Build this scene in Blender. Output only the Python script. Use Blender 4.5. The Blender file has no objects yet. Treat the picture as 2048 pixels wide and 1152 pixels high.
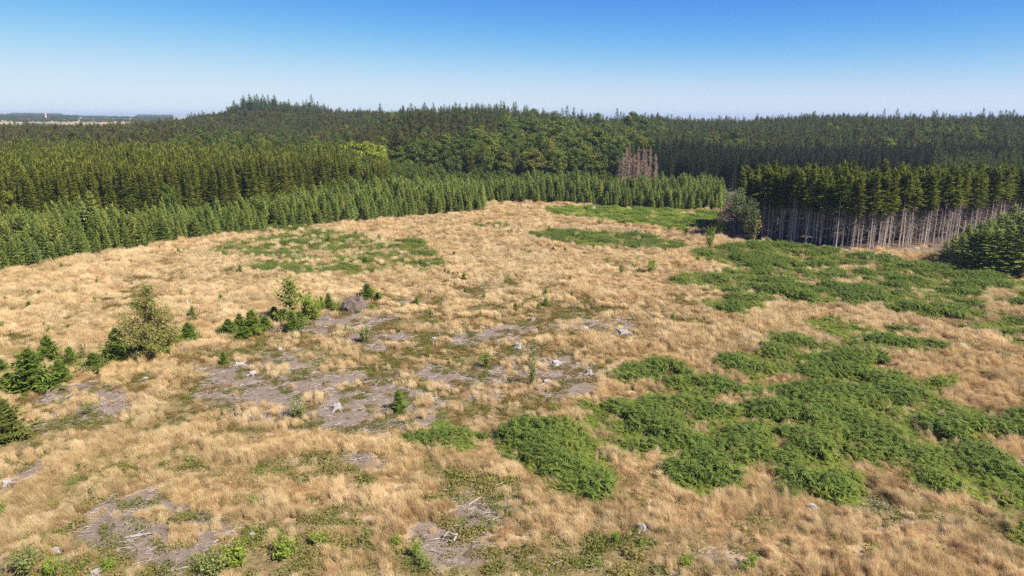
import bpy, math, random
import numpy as np
from math import radians as R, pi, sin, cos, tan

# ------------------------------------------------------------------ camera
scene = bpy.context.scene
W0, H0 = 2048, 1152
F = 1365.0                      # focal length in photograph pixels
HOR = 235.0                     # pixel row of the horizon
CAMH = 35.0                     # the drone hovers 35 m over the clearing
PITCH = math.atan((H0/2-HOR)/F)
cam_d = bpy.data.cameras.new('camera'); cam = bpy.data.objects.new('camera', cam_d)
scene.collection.objects.link(cam); scene.camera = cam
cam_d.sensor_width = 36.0; cam_d.lens = F/W0*36.0
cam_d.clip_start = 0.5; cam_d.clip_end = 40000
cam.location = (0, 0, CAMH); cam.rotation_euler = (pi/2-PITCH, 0, 0)

# ------------------------------------------------------------------ sky, sun, exposure
SUN_EL = R(46); SUN_AZ = R(127)      # azimuth clockwise from the view direction (+Y): from the right, a little behind
world = bpy.data.worlds.new('World'); scene.world = world; world.use_nodes = True
wn = world.node_tree.nodes; wl = world.node_tree.links
bg = wn['Background']
sky = wn.new('ShaderNodeTexSky'); sky.sky_type = 'NISHITA'; sky.sun_disc = False
sky.sun_elevation = SUN_EL; sky.sun_rotation = SUN_AZ
sky.altitude = 0; sky.air_density = 0.6; sky.dust_density = 0.0; sky.ozone_density = 3.0
# one colour response for the whole sky, as the camera's saturated profile renders it
sp_ = wn.new('ShaderNodeSeparateColor'); cb_ = wn.new('ShaderNodeCombineColor'); wl.new(sky.outputs[0], sp_.inputs[0])
for ch, (ex, c0, lo, amp) in enumerate(((4.0, .355, .024, .36), (3.0, .43, .046, .425), (2.0, .25, .065, .43))):
    def mth(op, a, b):
        x_ = wn.new('ShaderNodeMath'); x_.operation = op
        for q_, v_ in ((0, a), (1, b)):
            if isinstance(v_, float): x_.inputs[q_].default_value = v_
            else: wl.new(v_, x_.inputs[q_])
        return x_.outputs[0]
    p_ = mth('POWER', mth('MULTIPLY', sp_.outputs[ch], .1), ex)
    r_ = mth('DIVIDE', p_, mth('ADD', p_, c0**ex))
    wl.new(mth('MULTIPLY', mth('ADD', mth('MULTIPLY', r_, amp), lo), 10.0), cb_.inputs[ch])
wl.new(cb_.outputs[0], bg.inputs['Color'])
bg.inputs['Strength'].default_value = 0.1
sun_d = bpy.data.lights.new('sun', 'SUN'); sun = bpy.data.objects.new('sun', sun_d)
scene.collection.objects.link(sun)
sun_d.energy = 5.0; sun_d.angle = R(0.53); sun_d.color = (1.0, 0.95, 0.87)
sdir = np.array([sin(SUN_AZ)*cos(SUN_EL), cos(SUN_AZ)*cos(SUN_EL), sin(SUN_EL)])
from mathutils import Vector, Matrix
sun.rotation_euler = Vector(sdir).to_track_quat('Z', 'Y').to_euler()
sun.location = (60, -40, 120)
scene.view_settings.view_transform = 'Standard'; scene.view_settings.look = 'None'
scene.view_settings.exposure = 1.0; scene.view_settings.gamma = 1.0
scene.view_settings.use_curve_mapping = False
scene.render.engine = 'CYCLES'
scene.cycles.use_denoising = False
scene.cycles.max_bounces = 5; scene.cycles.diffuse_bounces = 3; scene.cycles.transmission_bounces = 3
scene.cycles.volume_bounces = 0; scene.cycles.transparent_max_bounces = 4
scene.cycles.sample_clamp_indirect = 4.0

rng = np.random.default_rng(11); random.seed(11)
COL = scene.collection

# ------------------------------------------------------------------ noise, terrain, pixel rays
def _hash(ix, iy, s):
    h = (ix.astype(np.int64)*374761393 + iy.astype(np.int64)*668265263 + s*1442695041) & 0xffffffff
    h = ((h ^ (h >> 13))*1274126177) & 0xffffffff
    h = (h ^ (h >> 16)) & 0xffffff
    return h/float(0xffffff)
def vnoise(x, y, s=0):
    x = np.asarray(x, float); y = np.asarray(y, float)
    ix = np.floor(x); iy = np.floor(y); fx = x-ix; fy = y-iy
    fx = fx*fx*(3-2*fx); fy = fy*fy*(3-2*fy)
    a = _hash(ix, iy, s); b = _hash(ix+1, iy, s); c = _hash(ix, iy+1, s); d = _hash(ix+1, iy+1, s)
    return (a*(1-fx)+b*fx)*(1-fy)+(c*(1-fx)+d*fx)*fy
def fbm(x, y, s=0, o=3):
    v = 0; a = 1.0; t = 0
    for i in range(o):
        v = v+a*vnoise(np.asarray(x)*2**i+17.3*i, np.asarray(y)*2**i-9.1*i, s+i); t += a; a *= .5
    return v/t
def sstep(a, b, x):
    t = np.clip((np.asarray(x, float)-a)/(b-a), 0, 1); return t*t*(3-2*t)

TD = np.array([0, 360, 420, 500, 600, 700, 900, 1100, 1500, 2500, 4000, 6000, 12000.])
TC = np.array([-500, 0, 230, 330, 420, 480, 600, 660, 720, 860, 960, 1100, 1250, 1450, 1680, 1850, 2000, 2600.])
TZ = np.array([
 # 0 360 420 500 600 700 900 1100 1500 2500 4000 6000 12000
 [0, 1, 2, 5, 8, 9, 7, 2, 4, 24, 30, 46, 40],
 [0, 1, 2, 4, 6, 7, 6, 2, 4, 24, 30, 46, 40],
 [0, 1, 2, 4, 6, 8, 6, 2, 2, 22, 28, 36, 36],
 [0, 1, 2, 4, 7, 9, 10, 4, 2, 21, 26, 33, 36],
 [0, 1, 2, 4, 6, 9, 20, 12, 4, 20, 26, 34, 36],
 [0, 1, 2, 3, 5, 9, 27, 18, 6, 20, 26, 34, 36],
 [0, 1, 2, 3, 5, 9, 27, 20, 8, 20, 26, 34, 36],
 [0, 1, 2, 3, 5, 10, 24, 20, 4, 0, -5, -12, -40],
 [0, 1, 2, 4, 9, 13, 23, 18, 4, 0, -5, -12, -40],
 [0, 0, 2, 9, 19, 20, 14, 12, 4, 0, -5, -12, -40],
 [0, 0, 2, 9, 19, 20, 14, 12, 4, 0, -5, -12, -40],
 [0, 0, 2, 7, 13, 15, 14, 12, 4, 0, -5, -12, -40],
 [0, 0, 1, 5, 9, 12, 12, 12, 4, 0, -5, -12, -40],
 [0, 0, 1, 4, 6, 9, 12, 10, 4, 0, -5, -12, -40],
 [0, 0, 1, 5, 11, 15, 14, 10, 4, 0, -5, -12, -40],
 [0, 0, 1, 5, 9, 12, 12, 10, 4, 0, -5, -12, -40],
 [0, 0, 1, 6, 11, 14, 13, 10, 4, 0, -5, -12, -40],
 [0, 0, 1, 6, 10, 13, 13, 10, 4, 0, -5, -12, -40.]])
def colpx(x, y):
    return 1024+np.asarray(x)/np.maximum(np.asarray(y, float), 1e-3)*F/cos(PITCH)
def ground_z(x, y):
    x = np.asarray(x, float); y = np.asarray(y, float)
    c = np.clip(colpx(x, np.maximum(y, 30)), TC[0], TC[-1]); d = np.clip(y, 0, TD[-1])
    i = np.clip(np.searchsorted(TC, c, side='right')-1, 0, len(TC)-2)
    j = np.clip(np.searchsorted(TD, d, side='right')-1, 0, len(TD)-2)
    u = (c-TC[i])/(TC[i+1]-TC[i]); v = (d-TD[j])/(TD[j+1]-TD[j]); u = u*u*(3-2*u)
    z = (TZ[i, j]*(1-u)+TZ[i+1, j]*u)*(1-v)+(TZ[i, j+1]*(1-u)+TZ[i+1, j+1]*u)*v
    k = 1-sstep(350, 500, y)
    z = z+k*((fbm(x/28, y/28, 3, 2)-.5)*0.9+(fbm(x/5, y/5, 5, 2)-.5)*0.28)
    return z
def ray(px, py):
    u = (px-W0/2)/F; v = (H0/2-py)/F
    return np.array([u, cos(PITCH)+v*sin(PITCH), -sin(PITCH)+v*cos(PITCH)])
def at(px, py):
    d = ray(px, py); t = (CAMH)/max(-d[2], 1e-4)
    for k in range(6):
        x, y = d[0]*t, d[1]*t
        t = (CAMH-float(ground_z(x, y)))/max(-d[2], 1e-4)
    x, y = d[0]*t, d[1]*t
    return np.array([x, y, float(ground_z(x, y))])
def metres(px, py, n):          # n photograph pixels at the ground point under (px, py), in metres
    p = at(px, py); dep = p[1]*cos(PITCH)+(CAMH-p[2])*sin(PITCH)
    return n*dep/F
def wpoly(pts):
    return np.array([at(a, b)[:2] for a, b in pts])
def sdf(P, poly):               # signed distance in metres, positive inside
    x, y = P[:, 0], P[:, 1]; n = len(poly)
    best = np.full(len(P), 1e18); ins = np.zeros(len(P), bool)
    for i in range(n):
        ax, ay = poly[i]; bx, by = poly[(i+1) % n]
        ex, ey = bx-ax, by-ay
        t = np.clip(((x-ax)*ex+(y-ay)*ey)/(ex*ex+ey*ey+1e-12), 0, 1)
        best = np.minimum(best, (x-ax-t*ex)**2+(y-ay-t*ey)**2)
        if by != ay:
            ins ^= ((ay > y) != (by > y)) & (x < ex*(y-ay)/(by-ay)+ax)
    return np.sqrt(best)*np.where(ins, 1, -1)
def linedist(P, line):
    x, y = P[:, 0], P[:, 1]; best = np.full(len(P), 1e18)
    for (ax, ay), (bx, by) in zip(line[:-1], line[1:]):
        ex, ey = bx-ax, by-ay
        t = np.clip(((x-ax)*ex+(y-ay)*ey)/(ex*ex+ey*ey+1e-12), 0, 1)
        best = np.minimum(best, (x-ax-t*ex)**2+(y-ay-t*ey)**2)
    return np.sqrt(best)

# ------------------------------------------------------------------ materials
def newmat(name):
    m = bpy.data.materials.new(name); m.use_nodes = True
    return m, m.node_tree.nodes, m.node_tree.links
def ramp(n, stops, interp='LINEAR'):
    r = n.new('ShaderNodeValToRGB'); r.color_ramp.interpolation = interp
    e = r.color_ramp.elements
    while len(e) < len(stops): e.new(.5)
    for k, (p, c) in enumerate(stops):
        e[k].position = p; e[k].color = (*c, 1)
    return r
def mixc(n, l, a, b, fac, mode='MIX'):
    m = n.new('ShaderNodeMix'); m.data_type = 'RGBA'; m.blend_type = mode
    for src, i in ((fac, 0), (a, 6), (b, 7)):
        if isinstance(src, (int, float)): m.inputs[i].default_value = src
        elif isinstance(src, tuple): m.inputs[i].default_value = (*src, 1)
        else: l.new(src, m.inputs[i])
    return m.outputs[2]
def finish_leaf(n, l, colour, trans, rough=.65, spec=.25):
    b = n['Principled BSDF']; b.inputs['Roughness'].default_value = rough
    b.inputs['Specular IOR Level'].default_value = spec*.35
    l.new(colour, b.inputs['Base Color'])
    if trans > 0:
        t = n.new('ShaderNodeBsdfTranslucent'); l.new(colour, t.inputs['Color'])
        mx = n.new('ShaderNodeMixShader'); mx.inputs[0].default_value = trans
        l.new(b.outputs[0], mx.inputs[1]); l.new(t.outputs[0], mx.inputs[2])
        l.new(mx.outputs[0], n['Material Output'].inputs['Surface'])
GAIN = (2.0, 1.85, .92)
def leafmat(name, per_tree, per_leaf, trans=.25, k=.45, spec=.2, gain=GAIN):
    """per_tree: ramp over each plant's own random number; per_leaf: ramp over each spray's."""
    m, n, l = newmat(name)
    per_tree = [(p, tuple(a*b for a, b in zip(c, gain))) for p, c in per_tree]; per_leaf = [(p, tuple(a*b for a, b in zip(c, gain))) for p, c in per_leaf]
    oi = n.new('ShaderNodeObjectInfo'); g = n.new('ShaderNodeNewGeometry')
    r1 = ramp(n, per_tree); l.new(oi.outputs['Random'], r1.inputs[0])
    r2 = ramp(n, per_leaf); l.new(g.outputs['Random Per Island'], r2.inputs[0])
    c = mixc(n, l, r1.outputs[0], r2.outputs[0], k)
    finish_leaf(n, l, c, trans, spec=spec)
    return m
def tintmat(name, per_leaf, trans=.25, k=.3, rough=.7, spec=.15):
    """colour comes with each instance (attribute tint), varied per blade."""
    m, n, l = newmat(name)
    a = n.new('ShaderNodeAttribute'); a.attribute_type = 'INSTANCER'; a.attribute_name = 'tint'
    g = n.new('ShaderNodeNewGeometry')
    r2 = ramp(n, per_leaf); l.new(g.outputs['Random Per Island'], r2.inputs[0])
    c = mixc(n, l, a.outputs['Color'], r2.outputs[0], k)
    finish_leaf(n, l, c, trans, rough, spec)
    return m
def woodmat(name, c1, c2, scale=8, stretch=(1, 1, .15), rough=.85, bump=.4):
    m, n, l = newmat(name)
    tc = n.new('ShaderNodeTexCoord'); mp = n.new('ShaderNodeMapping'); mp.inputs['Scale'].default_value = stretch
    l.new(tc.outputs['Object'], mp.inputs[0])
    nz = n.new('ShaderNodeTexNoise'); nz.inputs['Scale'].default_value = scale; nz.inputs['Detail'].default_value = 6
    l.new(mp.outputs[0], nz.inputs['Vector'])
    oi = n.new('ShaderNodeObjectInfo'); g = n.new('ShaderNodeNewGeometry')
    r = ramp(n, [(.3, c1), (.7, c2)]); l.new(nz.outputs[0], r.inputs[0])
    r2 = ramp(n, [(0, tuple(.7*v for v in c1)), (1, c2)]); l.new(g.outputs['Random Per Island'], r2.inputs[0])
    c = mixc(n, l, r.outputs[0], r2.outputs[0], .4)
    b = n['Principled BSDF']; b.inputs['Roughness'].default_value = rough; b.inputs['Specular IOR Level'].default_value = .15
    l.new(c, b.inputs['Base Color'])
    bp = n.new('ShaderNodeBump'); bp.inputs['Strength'].default_value = bump; bp.inputs['Distance'].default_value = .03
    l.new(nz.outputs[0], bp.inputs['Height']); l.new(bp.outputs[0], b.inputs['Normal'])
    return m
def flat(name, c, rough=.6):
    m, n, l = newmat(name)
    nz = n.new('ShaderNodeTexNoise'); nz.inputs['Scale'].default_value = 3; nz.inputs['Detail'].default_value = 4
    tc = n.new('ShaderNodeTexCoord'); l.new(tc.outputs['Object'], nz.inputs['Vector'])
    r = ramp(n, [(.3, tuple(.85*v for v in c)), (.7, c)]); l.new(nz.outputs[0], r.inputs[0])
    b = n['Principled BSDF']; b.inputs['Roughness'].default_value = rough; l.new(r.outputs[0], b.inputs['Base Color'])
    return m

M = {}
M['fir'] = leafmat('fir_needles', [(0, (.052, .082, .034)), (.4, (.078, .105, .040)), (.75, (.105, .128, .046)), (.93, (.13, .14, .05)), (1, (.085, .13, .082))],
                   [(0, (.032, .052, .022)), (.6, (.090, .125, .045)), (1, (.16, .19, .075))], .2, .5, gain=(2.65, 2.4, 1.4))
M['spruce'] = leafmat('spruce_needles', [(0, (.046, .058, .018)), (.6, (.066, .074, .022)), (1, (.090, .086, .028))],
                      [(0, (.022, .034, .012)), (.6, (.068, .080, .024)), (.9, (.12, .12, .036)), (1, (.13, .085, .035))], .12, .55, gain=(2.15, 2.15, 1.0))
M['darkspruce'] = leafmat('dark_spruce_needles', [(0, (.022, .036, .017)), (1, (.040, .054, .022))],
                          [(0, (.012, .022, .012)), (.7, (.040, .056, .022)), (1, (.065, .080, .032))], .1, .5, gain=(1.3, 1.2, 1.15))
M['standcrown'] = leafmat('stand_needles', [(0, (.044, .056, .015)), (.6, (.062, .074, .019)), (1, (.085, .086, .025))],
                          [(0, (.020, .030, .010)), (.6, (.066, .080, .021)), (1, (.13, .13, .035))], .15, .55, gain=(2.1, 2.05, 1.0))
M['pine'] = leafmat('pine_needles', [(0, (.046, .052, .028)), (.5, (.062, .062, .034)), (1, (.078, .068, .040))],
                    [(0, (.026, .032, .018)), (.7, (.062, .066, .034)), (1, (.095, .090, .048))], .1, .5)
M['douglas'] = leafmat('douglas_needles', [(0, (.036, .052, .034)), (1, (.062, .080, .046))],
                       [(0, (.018, .030, .020)), (.7, (.056, .078, .044)), (1, (.09, .115, .06))], .12, .5)
M['leafy'] = leafmat('broad_leaves', [(0, (.032, .056, .022)), (.45, (.056, .082, .024)), (.75, (.085, .108, .026)), (.92, (.13, .135, .03)), (1, (.15, .12, .035))],
                     [(0, (.024, .042, .016)), (.7, (.066, .096, .028)), (1, (.12, .15, .045))], .28, .5, gain=(1.7, 1.6, .95))
M['yellowleafy'] = leafmat('yellow_green_leaves', [(0, (.13, .16, .03)), (1, (.16, .18, .035))],
                           [(0, (.06, .09, .02)), (1, (.20, .23, .05))], .3, .5, gain=(2.0, 1.9, 1.1))
M['birchleaf'] = leafmat('willow_leaves', [(0, (.11, .125, .055)), (1, (.13, .14, .065))],
                         [(0, (.06, .08, .035)), (.8, (.14, .15, .07)), (1, (.21, .18, .06))], .3, .55, gain=(1.3, 1.4, 1.2))
M['larch'] = leafmat('larch_needles', [(0, (.085, .13, .05)), (1, (.12, .165, .06))],
                     [(0, (.045, .075, .03)), (1, (.16, .21, .085))], .25, .5, gain=(2.3, 1.95, 1.15))
M['autumn'] = leafmat('turning_leaves', [(0, (.19, .18, .06)), (1, (.20, .19, .065))],
                      [(0, (.10, .13, .04)), (.6, (.22, .235, .065)), (.86, (.38, .32, .09)), (1, (.42, .28, .08))], .3, .8, gain=(1.15, 1.1, 1.05))
M['nearspruce'] = leafmat('young_spruce_needles', [(0, (.050, .085, .026)), (.7, (.070, .105, .030)), (1, (.09, .12, .035))],
                          [(0, (.024, .046, .016)), (.6, (.075, .11, .032)), (1, (.14, .17, .05))], .2, .6)
M['oliveneedle'] = leafmat('olive_spruce_needles', [(0, (.12, .14, .03)), (1, (.13, .145, .032))],
                           [(0, (.05, .07, .018)), (1, (.20, .21, .05))], .2, .6, gain=(1.15, 1.1, 1.05))
M['bushgreen'] = leafmat('bush_leaves', [(0, (.085, .13, .035)), (1, (.12, .165, .045))],
                         [(0, (.05, .08, .025)), (1, (.19, .23, .07))], .3, .6)
M['bushlime'] = leafmat('lime_bush_leaves', [(0, (.19, .22, .06)), (1, (.21, .24, .07))],
                        [(0, (.10, .13, .04)), (1, (.29, .32, .10))], .3, .6, gain=(1.15, 1.1, 1.05))
M['bushgrey'] = leafmat('grey_bush_leaves', [(0, (.10, .125, .07)), (1, (.115, .14, .08))],
                        [(0, (.05, .07, .04)), (1, (.18, .21, .12))], .3, .6)
M['deadneedle'] = leafmat('dead_twigs', [(0, (.20, .12, .075)), (1, (.26, .165, .105))],
                          [(0, (.11, .065, .04)), (1, (.33, .22, .145))], .1, .6, gain=(1.15, 1.1, 1.05))
M['bark'] = woodmat('brown_bark', (.10, .075, .055), (.20, .155, .12))
M['palebark'] = woodmat('pale_grey_bark', (.27, .215, .17), (.56, .48, .40))
M['birchbark'] = woodmat('birch_bark', (.34, .31, .27), (.62, .58, .52))
M['greywood'] = woodmat('weathered_wood', (.15, .125, .105), (.46, .42, .385), 14, bump=.8)
M['cutwood'] = woodmat('cut_wood', (.24, .20, .165), (.54, .48, .42), 10, (1, 1, 1))
M['darkwood'] = woodmat('dark_rotten_wood', (.045, .035, .028), (.12, .095, .08), 10)
M['earth'] = woodmat('root_earth', (.07, .05, .035), (.23, .175, .135), 6, (1, 1, 1), bump=1.0)
M['deadtwig'] = woodmat('dead_twig_bark', (.22, .165, .125), (.40, .315, .25))
M['plastic'] = flat('white_plastic', (.75, .76, .74), .4)
M['red'] = flat('red_paint', (.55, .10, .07), .5)
M['white'] = flat('white_paint', (.75, .75, .73), .5)
M['grass'] = tintmat('dry_grass_blades', [(0, (.42, .27, .115)), (.5, (.60, .415, .19)), (1, (.80, .60, .31))], .35, .32)
M['bracken'] = tintmat('bracken_fronds', [(0, (.05, .095, .02)), (.6, (.125, .19, .035)), (.93, (.21, .26, .05)), (1, (.26, .18, .05))], .25, .4)
M['heath'] = tintmat('heath_leaves', [(0, (.08, .085, .02)), (.6, (.16, .155, .035)), (1, (.26, .20, .06))], .2, .4)
M['stick'] = woodmat('bleached_sticks', (.20, .165, .135), (.54, .47, .41), 20)

# ------------------------------------------------------------------ mesh building
class MB:
    def __init__(s): s.V = []; s.F = []; s.MI = []; s.n = 0
    def add(s, v, f, mi=0):
        s.V.append(np.asarray(v, float)); s.F += [tuple(i+s.n for i in q) for q in f]
        s.MI += [mi]*len(f); s.n += len(v); return s
    def tris(s, T, mi=0):            # T: (n,3,3)
        n = len(T); s.V.append(T.reshape(-1, 3)); b = s.n
        s.F += [(b+3*i, b+3*i+1, b+3*i+2) for i in range(n)]; s.MI += [mi]*n; s.n += 3*n; return s
    def quads(s, Q, mi=0):
        n = len(Q); s.V.append(Q.reshape(-1, 3)); b = s.n
        s.F += [(b+4*i, b+4*i+1, b+4*i+2, b+4*i+3) for i in range(n)]; s.MI += [mi]*n; s.n += 4*n; return s
    def tube(s, pts, rad, k=6, mi=0, cap=True):
        pts = [np.asarray(p, float) for p in pts]; v = []; f = []
        for i, p in enumerate(pts):
            d = pts[min(i+1, len(pts)-1)]-pts[max(i-1, 0)]; d = d/(np.linalg.norm(d)+1e-9)
            a = np.cross(d, (0, 0, 1.) if abs(d[2]) < .9 else (1., 0, 0)); a /= np.linalg.norm(a); b = np.cross(d, a)
            r = rad[i] if hasattr(rad, '__len__') else rad
            for j in range(k):
                v.append(p+r*(cos(2*pi*j/k)*a+sin(2*pi*j/k)*b))
        for i in range(len(pts)-1):
            for j in range(k):
                f.append((i*k+j, i*k+(j+1) % k, (i+1)*k+(j+1) % k, (i+1)*k+j))
        if cap:
            f.append(tuple(range(k))[::-1]); f.append(tuple((len(pts)-1)*k+j for j in range(k)))
        return s.add(v, f, mi)
    def mesh(s, name, mats):
        me = bpy.data.meshes.new(name)
        me.from_pydata(np.concatenate(s.V).tolist() if s.V else [], [], s.F)
        for m in (mats if isinstance(mats, (list, tuple)) else [mats]): me.materials.append(m)
        if s.MI and max(s.MI) > 0: me.polygons.foreach_set('material_index', s.MI)
        me.update(); return me
def join(*mbs):
    o = MB()
    for k, m in enumerate(mbs):
        o.V += m.V; o.F += [tuple(i+o.n for i in q) for q in m.F]; o.MI += [k]*len(m.F); o.n += m.n
    return o
def obj(name, me, parent=None):
    o = bpy.data.objects.new(name, me); COL.objects.link(o)
    if parent is not None: o.parent = parent
    return o
def tag(o, label, cat, group=None, kind=None):
    o['label'] = label
    if kind: o['kind'] = kind
    if cat: o['category'] = cat
    if group: o['group'] = group
    return o
def empty(name, loc, rz=0, sc=1, tilt=0):
    o = bpy.data.objects.new(name, None); COL.objects.link(o)
    o.empty_display_size = .3
    o.location = loc; o.rotation_euler = (tilt*random.uniform(-1, 1), tilt*random.uniform(-1, 1), rz)
    o.scale = sc if hasattr(sc, '__len__') else (sc, sc, sc); return o

def conifer(rg, h, r, base=.06, gap=.45, nb=6, droop=.35, up=.35, tuft=1.0, hang=.5, pw=.85, bare=.0, ragged=.2, sides=4, thick=1.0):
    """crown (sprays of needles on whorls of branches) and trunk of a conifer of height h, crown radius r."""
    T = []; tr = MB(); z = h*base; i = 0
    lean = rg.normal(0, .012, 2)*h
    axis = lambda zz: np.array([lean[0]*(zz/h)**2, lean[1]*(zz/h)**2, zz])
    while z < h*.985:
        q = (z-h*base)/(h*(1-base)); prof = (1-q)**pw*min(1, .55+q*4)
        L0 = r*prof+.10*(1-q)+.05
        n = nb if q < .85 else max(3, nb-2); a0 = rg.uniform(0, 6.28)
        for k in range(n):
            if rg.random() < bare: continue
            a = a0+2*pi*k/n+rg.normal(0, .25); L = L0*(1+rg.normal(0, ragged)); L = max(L, .12)
            e = up*(.15+1.5*q**2)+rg.normal(0, .08); dr = droop*(1-q*.8)
            d = np.array([cos(a), sin(a), 0]); sd = np.array([-sin(a), cos(a), 0])
            o = axis(z+rg.normal(0, gap*.3)); P = lambda t: o+d*L*t+np.array([0, 0, L*(e*t-dr*t*t+.12*dr*t**4)])
            m = sides
            for j in range(m):
                t = .18+.78*(j+rg.uniform(0, .6))/m; p = P(t); w = .07*tuft*(1.3-.5*t)*L**.5
                l = (.40*L**.7*(1.15-t)+.10)*tuft
                for s_ in (-1, 1):
                    tip = p+sd*s_*l+d*l*.55+np.array([0, 0, -l*(.18+rg.uniform(0, .3))])
                    T.append((p-d*w, p+d*w, tip))
                if rg.random() < hang:
                    hl = l*rg.uniform(.5, 1.0)
                    T.append((p-d*w*1.6+sd*rg.normal(0, .1)*l, p+d*w*1.6, p+d*rg.normal(.1, .15)*l+sd*rg.normal(0, .3)*l+np.array([0, 0, -hl])))
            p = P(.86); l = .24*L**.6*tuft+.05
            T.append((p-sd*l*.5, p+sd*l*.5, P(1.0)+d*l*.5+np.array([0, 0, l*.15])))
        z += gap*(1-.45*q)*rg.uniform(.8, 1.2)*(h/12)**.15; i += 1
    top = axis(h); w = .05*h**.4*tuft
    for k in range(5):
        a = rg.uniform(0, 6.28); dd = np.array([cos(a), sin(a), 0])
        zb = h-(.2+.18*k)*h**.35
        T.append((axis(zb)-dd*w, axis(zb)+dd*w, axis(zb)+dd*w*3+np.array([0, 0, .5*h**.35])))
    T.append((axis(h-.6*h**.3)+np.array([w*.6, 0, 0]), axis(h-.6*h**.3)-np.array([w*.6, 0, 0]), top))
    cr = MB().tris(np.array(T))
    R0 = (.0085*h+.015)*thick
    tr.tube([axis(zz) for zz in (-.35, h*.12, h*.45, h*.8, h*.97)], [R0*1.15, R0, R0*.72, R0*.33, R0*.08], 6)
    return cr, tr

def broad(rg, h, r, base=.25, nclump=34, per=95, leaf=.42, shape=1.0, flatn=.75, limbs=7, sparse=0):
    """crown of leaf faces gathered in clumps, and trunk with limbs."""
    C = []; cz = h*(base+1)/2; hz = h*(1-base)/2
    tries = 0
    while len(C) < nclump and tries < 4000:
        tries += 1
        u = rg.normal(size=3); u /= np.linalg.norm(u); q = rg.uniform(.45, .92)
        if u[2] < -.6 and rg.random() < .6: continue
        p = np.array([u[0]*r*q, u[1]*r*q, cz+u[2]*hz*q])
        p[:2] *= 1-.28*max(0, (p[2]-cz)/hz)*shape
        C.append(p)
    Q = []
    for p in C:
        cr = r*rg.uniform(.22, .40); n = int(per*rg.uniform(.7, 1.3))
        u = rg.normal(size=(n, 3)); u /= np.linalg.norm(u, axis=1)[:, None]
        rad = cr*rg.uniform(.45, 1.12, n)**.6
        pos = p+u*rad[:, None]*np.array([1, 1, flatn])
        nr = u+np.array([0, 0, .45])+rg.normal(0, .45, (n, 3)); nr /= np.linalg.norm(nr, axis=1)[:, None]
        a = np.cross(nr, rg.normal(size=(n, 3))); a /= np.linalg.norm(a, axis=1)[:, None]; b = np.cross(nr, a)
        s = leaf*rg.uniform(.55, 1.25, n)[:, None]
        Q.append(np.stack([pos-a*s*.5-b*s*.2, pos-a*s*.05-b*s*.45+nr*s*.08, pos+a*s*.55+b*s*.1, pos+b*s*.5-a*s*.1+nr*s*.05], 1))
    cr = MB().quads(np.concatenate(Q))
    tr = MB(); R0 = .012*h+.03; th = h*(base+.25)
    j = lambda s: rg.normal(0, s, 3)
    tr.tube([(0, 0, -.35), (0, 0, h*.08), np.array([0, 0, th*.6])+j(.012*h)*[1, 1, 0], np.array([0, 0, th])+j(.015*h)*[1, 1, 0]], [R0*1.35, R0, R0*.8, R0*.5], 7)
    for k in range(limbs):
        e = C[int(rg.integers(len(C)))]; b0 = np.array([0, 0, th*rg.uniform(.55, .98)])
        mid = (b0+e)/2+np.array([0, 0, -.04*h])+j(.02*h)
        tr.tube([b0, mid, e], [R0*.45, R0*.28, R0*.06], 5)
    return cr, tr

def bush(rg, h, r, stems=9, leaves=420, leaf=.11, narrow=.5):
    """shrub: thin stems from one foot and leaves along them."""
    st = MB(); Q = []
    for k in range(stems):
        a = rg.uniform(0, 6.28); rr = r*rg.uniform(.2, 1.0); hh = h*(1-.35*(rr/r)**2)*rg.uniform(.75, 1.05)
        p0 = np.array([rg.normal(0, .06)*r, rg.normal(0, .06)*r, -.05]); p1 = np.array([cos(a)*rr*.55, sin(a)*rr*.55, hh*.55]); p2 = np.array([cos(a)*rr, sin(a)*rr, hh])
        st.tube([p0, p1, p2], [.012*h+.006, .008*h+.004, .003], 4)
        n = leaves//stems
        t = rg.uniform(.12, 1.03, n)[:, None]
        pos = (1-t)**2*p0+2*t*(1-t)*p1+t*t*p2+rg.normal(0, .16*r, (n, 3))*(1.15-.5*t)
        pos[:, 2] = np.maximum(pos[:, 2], .03)
        nr = rg.normal(size=(n, 3))+np.array([0, 0, .8]); nr /= np.linalg.norm(nr, axis=1)[:, None]
        x = np.cross(nr, rg.normal(size=(n, 3))); x /= np.linalg.norm(x, axis=1)[:, None]; y = np.cross(nr, x)
        s = leaf*rg.uniform(.6, 1.4, n)[:, None]
        Q.append(np.stack([pos-x*s, pos-y*s*narrow, pos+x*s, pos+y*s*narrow], 1))
    return MB().quads(np.concatenate(Q)), st

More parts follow.
